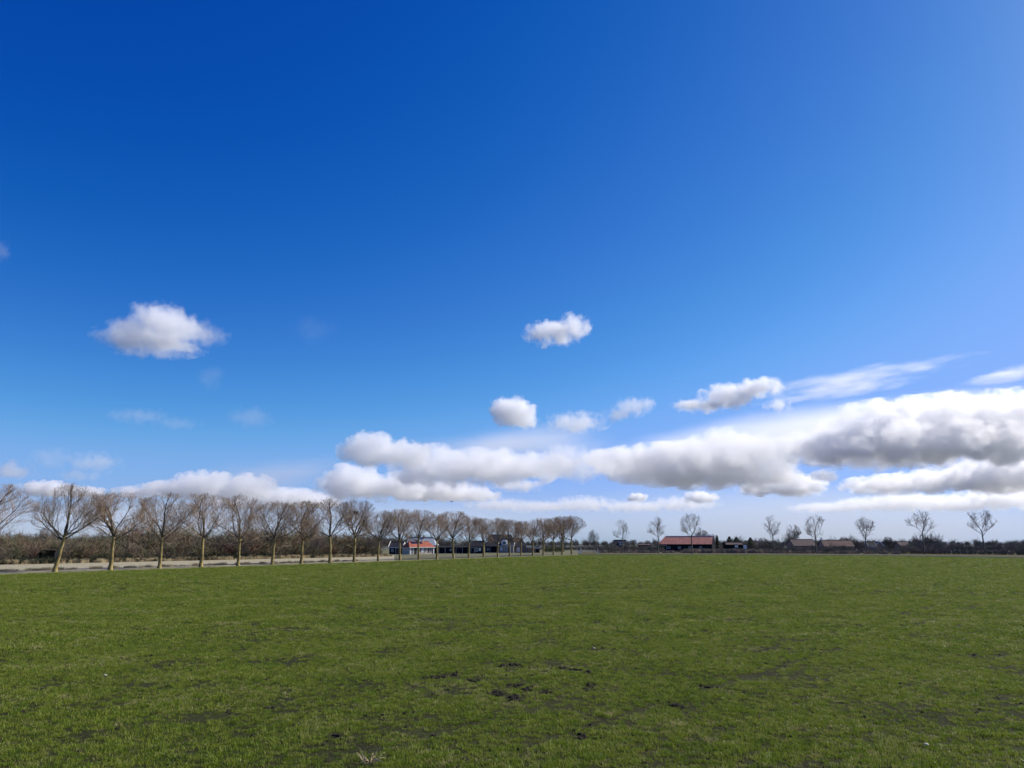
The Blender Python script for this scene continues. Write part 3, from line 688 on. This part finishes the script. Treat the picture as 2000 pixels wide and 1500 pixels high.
# white house with the red roof, seen between the trees
Y0 = 262.0; s0 = Y0 / F * 1.02
p = gx(817, Y0)
h1, rf = house('white_house', 'cream house with red tiled roof and white posts behind the trees', p, R(38), 9.4, 4.6, 2.5, 1.6, CREAM, REDTILE, cat='house', hipl=.9, hipr=.9)
fy = -2.3
door(h1, -2.55, 0, 1.15, 2.1, fy); window(h1, -3.6, .1, .55, 2.0, fy, bars=0); window(h1, -1.75, .1, .45, 2.0, fy, bars=0)
window(h1, -.75, .55, 1.1, 1.55, fy, GLASS, bars=1); window(h1, .2, .55, .7, 1.55, fy, CURTAIN, bars=0); window(h1, 1.1, .5, .7, 1.6, fy, bars=0); window(h1, 3.2, .55, .95, 1.5, fy, GLASS, bars=1)
for u in (2.5, 3.9):
    m = MB(); m.box(u - .18, u + .18, fy - .05, fy + .01, .5, 2.1); m.build('shutter', DARKDOOR, h1)
for u in (-4.5, 4.5):
    m = MB(); m.box(u - .16, u + .16, fy - .12, fy - .02, -.2, 2.5); m.build('post', WHITE, h1)
for i in range(4):
    m = MB(); sl_ = 1.6 / 2.3; ya, yb = -1.15, -.3; za, zb = 2.5 + (2.3 + ya) * sl_ + .16, 2.5 + (2.3 + yb) * sl_ + .16
    slab(m, (-3.3 + i * 1.08, ya, za), (-2.3 + i * 1.08, ya, za), (-2.3 + i * 1.08, yb, zb), (-3.3 + i * 1.08, yb, zb), .04); m.build('solar_panel', PANEL, rf)
chimney(rf, 1.7, .1, 3.7, 4.7, .55, CREAM)
p = gx(776, 266); h, rf = house('black_annex', 'black boarded shed with white gutter left of the cream house', p, R(-4), 4.4, 5.5, 2.35, 1.6, NAVYWALL, DARKTILE, cat='shed')
door(h, .6, 0, 1.0, 2.0, -2.75); window(h, -1.1, .7, .8, .9, -2.75)
p = gx(825, 290); h, rf = house('sheet_roof_barn', 'barn with pale grey sheet roof rising behind the cream house', p, R(-3), 10.4, 8.0, 3.0, 2.5, BLACKWOOD, ZINC, trim=BLACKWOOD, cat='barn', hipr=1.2)
m = MB(); m.box(-5.0, 4.0, -.18, .18, 5.62, 5.75); m.build('ridge_cap', DARKTILE, rf); chimney(rf, .3, -.3, 5.2, 6.4, .5)
# low dark sheds between
p = gx(880, 285); h, rf = house('long_dark_shed', 'long low black shed between the cream house and the small dark barn', p, R(2), 16, 4.0, 2.2, .5, BLACKWOOD, DARKTILE, trim=BLACKWOOD, cat='shed')
door(h, -3, 0, 2.2, 1.95, -2.0, BLACKWOOD); door(h, 3.2, 0, 2.2, 1.95, -2.0, NAVYWALL); window(h, .3, .9, .9, .7, -2.0)
p = gx(931, 282); h, rf = house('small_dark_barn', 'small black barn with dark roof and white window', p, R(-4), 5.0, 5.0, 2.6, 1.75, BLACKWOOD, DARKTILE, hipl=.9, trim=BLACKWOOD, cat='barn')
window(h, 1.4, .9, .8, 1.1, -2.5, CURTAIN); window(h, .2, .6, .9, 1.5, -2.5); door(h, -1.2, 0, 1.1, 2.0, -2.5, BLACKWOOD)
# big dark barn and farmhouse
p = gx(976, 318); h, rf = house('great_barn', 'tall dark barn with steep black roof behind the trees', p, R(4), 11.5, 11.0, 2.6, 4.4, NAVYWALL, DARKTILE, hipl=2.2, hipr=1.0, trim=BLACKWOOD, cat='barn')
door(h, -2.6, 0, 3.0, 2.4, -5.5, BLACKWOOD, 'barn_door'); window(h, .6, 1.0, .8, .9, -5.5); window(h, -5.0, .8, .7, .9, -5.5)
p = gx(990, 306); h, rf = house('farmhouse', 'pale farmhouse with a white gable window in front of the tall dark barn', p, R(-4), 5.6, 6.0, 2.75, 1.2, TAN, DARKTILE, trim=WHITE, cat='house')
window(h, -1.9, .8, .8, 1.2, -3.0, CURTAIN); window(h, -.3, .8, .8, 1.2, -3.0); door(h, 1.1, 0, 1.0, 2.1, -3.0); window(h, 2.1, .8, .7, 1.2, -3.0)
d = MB(); d.box(-1.9, .2, -2.6, -1.2, 3.0, 4.3); d.poly([(-2.05, -2.7, 4.3), (.35, -2.7, 4.3), (-.85, -2.7, 5.1)]); d.poly([(-2.05, -2.7, 4.3), (-.85, -2.7, 5.1), (-.85, -.3, 5.1), (-2.05, -.3, 4.3)]); d.poly([(.35, -2.7, 4.3), (.35, -.3, 4.3), (-.85, -.3, 5.1), (-.85, -2.7, 5.1)])
dm_ = d.build('dormer', WHITE, rf); g_ = MB(); g_.box(-1.4, -.3, -2.66, -2.58, 3.3, 4.1); g_.build('pane', GLASS, dm_)
p = gx(1014, 310); h, rf = house('brick_farmhouse', 'brick farmhouse with dark hipped roof right of the pale farmhouse', p, R(3), 6.2, 8.0, 2.5, 3.0, REDBRICK, DARKTILE, hipr=2.4, hipl=.8, trim=BLACKWOOD, cat='house')
window(h, -1.9, .4, 1.1, 1.8, -4.0); window(h, -.5, .4, 1.1, 1.8, -4.0, CURTAIN); window(h, 1.6, .9, .9, 1.1, -4.0)
p = gx(1042, 306); h, rf = house('brick_shed', 'low brick shed with dark arched opening right of the farmhouses', p, R(2), 4.6, 4.0, 1.9, .35, REDBRICK, DARKTILE, trim=WHITE, cat='shed')
a = MB(); n_ = 12; a.poly([(1.4 + .75 * math.cos(math.pi * i / n_), -2.04, .75 + .75 * math.sin(math.pi * i / n_)) for i in range(n_ + 1)] + [(.65, -2.04, -.1), (2.15, -2.04, -.1)]); 
bm = bmesh.new(); me = a.mesh('arch'); bm.from_mesh(me); r_ = bmesh.ops.extrude_face_region(bm, geom=bm.faces[:]); bmesh.ops.translate(bm, verts=[v for v in r_['geom'] if isinstance(v, bmesh.types.BMVert)], vec=(0, .06, 0)); bm.to_mesh(me); bm.free(); link('arched_door', me, BLACKWOOD, h)
p = gx(1034, 303); cp = empty('white_canopy', p, 0); tag(cp, 'flat white canopy on thin posts beside the brick shed', 'canopy')
m = MB(); m.box(-1.3, 1.3, -1.3, 1.3, 2.2, 2.36); m.build('canopy_roof', WHITE, cp)
for x in (-1.2, 1.2):
    for y in (-1.2, 1.2):
        m = MB(); m.box(x - .05, x + .05, y - .05, y + .05, -.3, 2.2); m.build('post', STEEL, cp)

# orange roof and dark shed hidden in the left shrubs
p = gx(38, 152); h, rf = house('orange_roof_shed', 'small shed with orange roof hidden in the left shrubs', p, R(20), 3.0, 3.2, 2.4, 1.2, REDBRICK, REDTILE, cat='shed', trim=BROWNTILE)
window(h, 0, 1.0, .8, .8, -1.6)
p = gx(96, 141); h = empty('open_shelter', p, R(3)); tag(h, 'dark flat roofed open shelter at the foot of the left shrubs', 'shelter')
m = MB(); m.box(-1.5, 1.5, -1.2, 1.2, 2.15, 2.28); m.build('shelter_roof', DARKTILE, h); m = MB(); m.box(-1.3, 1.3, 1.0, 1.1, -.1, 2.15); m.build('back_wall', BLACKWOOD, h)
for sx in (-1, 1):
    m = MB(); m.box(sx * 1.3 - .04, sx * 1.3 + .04, -1.0, 1.0, -.1, 2.15); m.build('side_wall', BLACKWOOD, h)
    m = MB(); m.box(sx * 1.3 - .06, sx * 1.3 + .06, -1.15, -1.02, -.1, 2.15); m.build('post', BLACKWOOD, h)

# right hand side
p = gx(1208, 345); h, rf = house('dormer_house', 'dark roofed house with white dormer left of the red barn', p, R(-8), 6.6, 6.5, 2.3, 2.7, NAVYWALL, DARKTILE, hipl=1.4, trim=WHITE, cat='house')
d = MB(); d.box(.3, 2.6, -2.6, -.6, 2.9, 4.2); dm_ = d.build('dormer', WHITE, rf)
for x in (.75, 1.45, 2.15):
    g_ = MB(); g_.box(x - .25, x + .25, -2.66, -2.58, 3.2, 4.0); g_.build('pane', GLASS, dm_)
window(h, -1.5, .8, 1.0, 1.1, -3.25); window(h, 1.2, .8, 1.0, 1.1, -3.25, CURTAIN)
p = gx(1259, 345); h, rf = house('flat_shed', 'low black shed between the dormer house and the red barn', p, R(-5), 5.2, 4.0, 2.9, .5, BLACKWOOD, BROWNTILE, trim=BLACKWOOD, cat='shed')
window(h, 1.9, 1.5, .9, .9, -2.0, CURTAIN); door(h, -.8, 0, 1.8, 2.1, -2.0, BLACKWOOD)
p = gx(1342, 340); h, rf = house('red_roof_barn', 'long dark barn with salmon red roof and white gable edges', p, R(-22), 22.5, 8.4, 3.5, 3.1, NAVYWALL, OLDTILE, hipl=2.2, trim=BLACKWOOD, cat='barn', over=.5)
rf.children[2].data.materials[0] = WHITE
for u in (-7, -2.5, 2, 6.5): window(h, u, 1.3, 1.2, .9, -4.2)
door(h, -9.3, 0, 2.4, 2.6, -4.2, BLACKWOOD, 'barn_door')
p = gx(1432, 335); h, rf = house('black_shed', 'black shed with one white window right of the red barn', p, R(0), 7.0, 4.5, 3.1, .8, BLACKWOOD, BROWNTILE, trim=BLACKWOOD, cat='shed')
window(h, .9, 1.85, 1.35, 1.5, -2.25, CURTAIN, WHITE, 'window', 1)
p = gx(1468, 380); h, rf = house('brown_cottage', 'low brown roofed cottage half hidden by hedges behind the sign', p, R(6), 5.5, 5, 2.6, 2.2, REDBRICK, BROWNTILE, cat='house', trim=BLACKWOOD); window(h, 0, .9, 1, 1, -2.5)
p = gx(1566, 380); h, rf = house('brown_barn', 'long brown roofed barn behind the hedge', p, R(4), 11.5, 8, 2.6, 2.9, REDBRICK, BROWNTILE, cat='barn', trim=BLACKWOOD); window(h, -3, .9, 1, 1, -4); window(h, 2, .9, 1, 1, -4)
p = gx(1634, 385); h, rf = house('faded_red_barn', 'long low barn with faded red roof behind the hedge', p, R(-3), 14.5, 8, 2.3, 2.8, REDBRICK, WORNTILE, cat='barn', trim=BLACKWOOD); window(h, -4, .9, 1, 1, -4); window(h, 3, .9, 1, 1, -4); chimney(rf, -7.0, 0, 5.0, 6.2, .6, WHITE)
p = gx(1701, 400); h, rf = house('small_house', 'left one of two small dark roofed houses by the far road', p, R(-5), 4.0, 5, 2.4, 2.0, REDBRICK, DARKTILE, cat='house', trim=WHITE); window(h, 0, .9, .9, 1, -2.5)
p = gx(1716, 402); h, rf = house('small_house', 'right one of two small dark roofed houses by the far road, gable forward', p, R(80), 5.0, 3.6, 2.4, 1.9, REDBRICK, DARKTILE, cat='house', trim=WHITE); window(h, 0, .9, .9, 1, -1.8)
p = gx(1763, 410); h, rf = house('brown_house', 'brown roofed house among the bare trees left of the second roadside tree', p, R(5), 6.0, 5, 2.4, 2.1, REDBRICK, BROWNTILE, cat='house', trim=BLACKWOOD); window(h, 0, .9, .9, 1, -2.5)

# road furniture
def post(px, by, ty, w, label):
    g = gnd(px, by); s = g.y / F / ray(px, by).y; H = (by - ty) * s; W = w * s
    root = empty('marker_post', g); tag(root, label, 'post', 'white posts by the field corner')
    m = MB(); m.box(-W / 2, W / 2, -W / 2, W / 2, -.2, H * .94); k = len(m.v); m.poly([(-W / 2, -W / 2, H * .94), (W / 2, -W / 2, H * .94), (0, 0, H)]); m.poly([(W / 2, -W / 2, H * .94), (W / 2, W / 2, H * .94), (0, 0, H)]); m.poly([(W / 2, W / 2, H * .94), (-W / 2, W / 2, H * .94), (0, 0, H)]); m.poly([(-W / 2, W / 2, H * .94), (-W / 2, -W / 2, H * .94), (0, 0, H)])
    m.build('shaft', WHITE, root); b = MB(); b.box(-W * .52, W * .52, -W * .52, W * .52, H * .72, H * .8); b.build('reflector_band', BLACKWOOD, root)
post(1134, 1083.5, 1072, 2.0, 'white post at the field corner, left of two')
post(1167.5, 1081.5, 1072, 1.8, 'white post near the small bushy tree, right of two')
g = gnd(1456, 1081.5); sg = empty('road_sign', g); tag(sg, 'square white road sign on a thin post by the far road', 'sign')
m = MB(); m.box(-.05, .05, -.05, .05, -.2, 2.9); m.build('post', STEEL, sg); m = MB(); m.box(-.55, .55, -.11, -.06, 1.75, 2.95); b_ = m.build('board', WHITE, sg)
m = MB(); m.box(-.07, .07, -.125, -.112, 2.1, 2.6); m.box(-.25, -.075, -.125, -.112, 2.28, 2.42); m.box(.075, .25, -.125, -.112, 2.28, 2.42); m.build('symbol', STEEL, b_)
# evergreen trees near the black shed
def conifer(px, Y, ty, w, seed, label, name='evergreen_tree'):
    g = gx(px, Y); H = at(px, ty, Y).z; rnd = random.Random(seed); root = empty(name, g); tag(root, label, 'tree', 'dark evergreens by the barns')
    t = MB(); t.tube([(0, 0, -.1), (0, 0, H * .5), (0, 0, H * .96)], [.16, .11, .03], 6); t.build('trunk', BARK_GREY, root, True)
    c = MB()
    for i in range(900):
        z = rnd.uniform(.18, 1) ; rr = w * (1 - ((z - .55) / .5) ** 2) if z > .3 else w * .7
        a = rnd.uniform(0, 6.28); q = max(rr, .1) * math.sqrt(rnd.random()); s = rnd.uniform(.15, .32)
        p_ = Vector((q * math.cos(a), q * math.sin(a), z * H)); u = Vector((rnd.gauss(0, 1), rnd.gauss(0, 1), rnd.gauss(0, .6))).normalized() * s; v = u.orthogonal().normalized() * s * .6
        c.poly([p_ - u, p_ + v, p_ + u, p_ - v])
    c.build('crown', EVERGREEN, root)
conifer(1426, 345, 1048, 1.3, 1, 'dark round evergreen just left of the black shed window')
conifer(1402, 350, 1046, .6, 2, 'small pointed evergreen at the right end of the red barn')
conifer(1440, 352, 1049, 1.5, 3, 'dark evergreen behind the black shed')
conifer(1467, 350, 1050, 1.4, 4, 'dark evergreen right of the white road sign')
# clipped hedge right of the farm
def hedge(px0, px1, Y, h, label, seed):
    A, B = gx(px0, Y), gx(px1, Y); rnd = random.Random(seed); c = MB(); L = B.x - A.x
    for i in range(int(L * 260)):
        p_ = Vector((rnd.uniform(0, L), rnd.uniform(-.6, .6), rnd.uniform(0, 1) ** .7 * h * (1 + .12 * math.sin(i)))); u = Vector((rnd.gauss(0, 1), rnd.gauss(0, 1), rnd.gauss(0, 1))).normalized() * rnd.uniform(.1, .2); v = u.orthogonal().normalized() * .1
        c.poly([p_ - u, p_ + v, p_ + u, p_ - v])
    o = c.build('hedge', HEDGE); o.location = A; return tag(o, label, 'hedge')
HEDGE = twig_mat('hedge_leaves', [(.05, .07, .03), (.075, .09, .04)])
hedge(1063, 1102, 320, 1.9, 'green clipped hedge right of the brick shed', 1)
hedge(1336, 1404, 318, 1.3, 'low clipped hedge in front of the red barn', 2)
# bird in flight
bd = MB()
bd.tube([(-.26, 0, 0), (-.1, 0, .01), (.08, 0, .01), (.2, 0, .03), (.27, 0, .02)], [.02, .055, .06, .04, .01], 6)
bird = empty('flying_bird', at(882, 980, 150), R(20)); tag(bird, 'small dark bird flying in the sky above the cream house', 'bird')
bd.build('body', FEATHER, bird, True)
for s in (-1, 1):
    w_ = MB(); P = [(.1, s * .03, .02), (-.08, s * .03, .02), (-.06, s * .25, .10), (.12, s * .25, .11), (-.08, s * .5, .07), (.02, s * .52, .07)]
    w_.poly([P[0], P[1], P[2], P[3]]); w_.poly([P[3], P[2], P[4], P[5]]); wm = w_.mesh('wing'); wo = link('wing', wm, FEATHER, bird); sm = wo.modifiers.new('t', 'SOLIDIFY'); sm.thickness = .012

# ------------------------------------------------------------------ grass of the field
def blade_mat(name, cols, tr=.35):
    m = bpy.data.materials.new(name); m.use_nodes = True; n = m.node_tree; n.nodes.clear(); N = n.nodes.new; L = n.links.new
    o = N('ShaderNodeOutputMaterial'); oi = N('ShaderNodeObjectInfo'); f = noise(n, .35, 4, .6, 'World')
    mx = N('ShaderNodeMath'); mx.operation = 'MULTIPLY_ADD'; L(f, mx.inputs[0]); mx.inputs[1].default_value = .9
    m2 = N('ShaderNodeMath'); m2.operation = 'MULTIPLY_ADD'; L(oi.outputs['Random'], m2.inputs[0]); m2.inputs[1].default_value = .8; m2.inputs[2].default_value = -.36; L(m2.outputs[0], mx.inputs[2])
    c = ramp(n, mx.outputs[0], [(i / (len(cols) - 1), q) for i, q in enumerate(cols)])
    b = N('ShaderNodeBsdfPrincipled'); b.inputs['Roughness'].default_value = .45; b.inputs['Specular IOR Level'].default_value = .22; L(c, b.inputs['Base Color'])
    t = N('ShaderNodeBsdfTranslucent'); L(c, t.inputs['Color']); mix = N('ShaderNodeMixShader'); mix.inputs[0].default_value = tr
    L(b.outputs[0], mix.inputs[1]); L(t.outputs[0], mix.inputs[2]); L(mix.outputs[0], o.inputs['Surface']); return m
BLADE = blade_mat('grass_blades', [(.08, .12, .014), (.13, .185, .018), (.175, .24, .022), (.21, .265, .028), (.26, .27, .05), (.42, .37, .18)])
def tuft(seed, n, h, rad, w):
    rnd = random.Random(seed); mb = MB()
    for i in range(n):
        a = rnd.uniform(0, 6.28); q = rad * math.sqrt(rnd.random()); x, y = q * math.cos(a), q * math.sin(a)
        b = a + rnd.gauss(0, .9); hh = h * rnd.uniform(.45, 1.1); ln = hh * rnd.uniform(.15, .9); t = rnd.uniform(0, 3.14); wx, wy = math.cos(t) * w / 2, math.sin(t) * w / 2
        dx, dy = math.cos(b) * ln, math.sin(b) * ln
        k = len(mb.v)
        mb.v += [(x - wx, y - wy, -.01), (x + wx, y + wy, -.01), (x + dx * .4 + wx * .9, y + dy * .4 + wy * .9, hh * .62), (x + dx * .4 - wx * .9, y + dy * .4 - wy * .9, hh * .62), (x + dx, y + dy, hh * rnd.uniform(.75, 1))]
        mb.f += [(k, k + 1, k + 2, k + 3), (k + 3, k + 2, k + 4)]; mb.m += [0, 0]
    return mb.mesh('tuft')
TUFT = variants('grass_tuft', [tuft(i, 26, .066, .078, .0065) for i in range(12)], BLADE)
rg = np.random.default_rng(3)
def vnoise(x, y, seed):
    r_ = np.random.default_rng(seed).random((256, 256)); xi = np.floor(x).astype(int); yi = np.floor(y).astype(int); fx = x - xi; fy = y - yi
    fx = fx * fx * (3 - 2 * fx); fy = fy * fy * (3 - 2 * fy); g_ = lambda a, b: r_[a % 256, b % 256]
    return (g_(xi, yi) * (1 - fx) + g_(xi + 1, yi) * fx) * (1 - fy) + (g_(xi, yi + 1) * (1 - fx) + g_(xi + 1, yi + 1) * fx) * fy
FLX = np.array([p.x for p in FL]); FLY = np.array([p.y for p in FL])
FRX = np.array([p.x for p in FR]); FRY = np.array([p.y for p in FR])
TR0 = gnd(1050, 1450); TRN = gnd(1420, 1335) - TR0; TRN = Vector((-TRN.y, TRN.x, 0)).normalized()      # direction of the drill rows and wheel tracks
SOIL = [gnd(x, y) for x, y in ((1099, 1306), (1121, 1309), (1147, 1315), (1153, 1340), (1007, 1340), (1033, 1349), (1064, 1353), (928, 1332), (965, 1355), (980, 1358), (1000, 1362), (1010, 1366), (977, 1302), (1005, 1300), (880, 1318), (860, 1322), (835, 1325), (1320, 1378), (1135, 1443), (658, 1440), (1380, 1342))]
def grass_points(r0, r1, dens, sc0):
    n = int((r1 * r1 - r0 * r0) * R(36.5) * dens)
    rr = np.sqrt(rg.uniform(r0 * r0, r1 * r1, n)); a = rg.uniform(-R(36.5), R(36.5), n); x, y = rr * np.sin(a), rr * np.cos(a)
    lim = np.interp(y, FLY, FLX); k = (y < FLY[0]) | (x > lim + .3)
    far_ = np.interp(x, FRX, FRY); k &= y < far_ - .4
    d = .55 * vnoise(x * .8, y * .8, 1) + .3 * vnoise(x * 2.6, y * 2.6, 2) + .25 * vnoise(x * 6, y * 6, 3)
    d += .34 * (vnoise(x * 11, y * 11, 4) - .5) + .12 * (vnoise(x * .12, y * .12, 5) - .5)
    # sowing rows and wheel tracks running away to the right
    u = (x - TR0.x) * TRN.x + (y - TR0.y) * TRN.y + .05 * np.sin((x + y) * .5)
    d -= .30 * vnoise(x * 1.7, y * 1.7, 8) * np.exp(-((((u + 1.1) % 2.2) - 1.1) / .10) ** 2)
    d -= .26 * (.3 + .7 * vnoise(x * .9, y * .9, 9)) * (np.exp(-((((u + 9.0) % 18.0) - 9.0) / .17) ** 2) + np.exp(-((((u + 7.2) % 18.0) - 9.0) / .17) ** 2))
    for s_ in SOIL: d -= .9 * np.exp(-(((x - s_.x) / .13) ** 2 + ((y - s_.y) / .2) ** 2))
    k &= d > np.where(rr < 26, .325, .30)
    x, y, d = x[k], y[k], d[k]; m = len(x)
    s = sc0 * rg.uniform(.65, 1.25, m) * np.clip(.45 + .95 * d, .5, 1.35)
    P = np.stack([x, y, np.zeros(m)], 1); S = np.stack([s * 1.1, s * 1.1, s * rg.uniform(.7, 1.15, m) / (1 + .25 * (sc0 - 1))], 1)
    Ro = np.stack([rg.normal(0, .12, m), rg.normal(0, .12, m), rg.uniform(0, 6.28, m)], 1); return P, S, Ro, rg.integers(0, 12, m)
parts = [grass_points(10.5, 30, 105, .95), grass_points(30, 62, 44, 1.45), grass_points(62, 130, 13, 2.3), grass_points(130, 330, 2.6, 4.2)]
scatter('grass', TUFT, *[np.concatenate([p[i] for p in parts]) for i in range(4)], 'short green grass covering the field', 'grass')
# clods of bare soil
def clod(seed):
    bm = bmesh.new(); bmesh.ops.create_icosphere(bm, subdivisions=2, radius=1); q = random.Random(seed)
    for v in bm.verts: v.co = Vector((v.co.x * 1.2, v.co.y, v.co.z * .6)) * .05 * q.uniform(.6, 1.3)
    me = bpy.data.meshes.new('clod'); bm.to_mesh(me); bm.free(); return me
CLODS = variants('clod_variant', [clod(i) for i in range(6)], SOILM)
cp_ = []
for s_ in SOIL:
    for i in range(9): cp_.append((s_.x + rg.normal(0, .10), s_.y + rg.normal(0, .15), .01))
for i in range(1800):
    rr = math.sqrt(rg.uniform(110, 1600)); a = rg.uniform(-R(36), R(36)); cp_.append((rr * math.sin(a), rr * math.cos(a), .0))
nc = len(cp_); cs = rg.uniform(.35, 1.1, nc)
scatter('soil_clods', CLODS, cp_, np.stack([cs, cs, cs], 1), np.stack([rg.normal(0, .3, nc), rg.normal(0, .3, nc), rg.uniform(0, 6.28, nc)], 1), rg.integers(0, 6, nc), 'dark clods of bare soil showing between the grass', 'soil')
# dry tussock at the lower edge, pale stones
tus = MB(); rt2 = random.Random(8)
for i in range(46):
    a = rt2.uniform(0, 6.28); q = rt2.uniform(0, .12); L_ = rt2.uniform(.10, .26); th = rt2.uniform(.2, 1.25); w = .005
    b0 = Vector((q * math.cos(a), q * math.sin(a), 0)); P = []
    for j in range(5):
        t = j / 4; P.append((b0.x + math.cos(a) * math.sin(th * (.4 + .8 * t)) * L_ * t, b0.y + math.sin(a) * math.sin(th * (.4 + .8 * t)) * L_ * t, L_ * t * math.cos(th * (.3 + .9 * t))))
    tus.tube(P, [w, w, w * .9, w * .7, w * .3], 3)
to = tus.build('dry_tussock', DRY); to.location = gnd(722, 1492); tag(to, 'tuft of dry straw-coloured stalks at the bottom of the grass', 'dry grass')
for i, (px, py, r_, lab) in enumerate(((1160, 1268, .035, 'small white stone in the grass near the middle'), (205, 1322, .04, 'small pale stone in the grass at lower left'), (1809, 1458, .035, 'pale stone in the grass at lower right'))):
    bm = bmesh.new(); bmesh.ops.create_icosphere(bm, subdivisions=2, radius=1)
    q = random.Random(i)
    for v in bm.verts: v.co = Vector((v.co.x * 1.3, v.co.y, v.co.z * .7)) * r_ * q.uniform(.85, 1.15)
    me = bpy.data.meshes.new('stone'); bm.to_mesh(me); bm.free(); o = link('stone', me, STONE); o.location = gnd(px, py) + Vector((0, 0, r_ * .9)); tag(o, lab, 'stone')
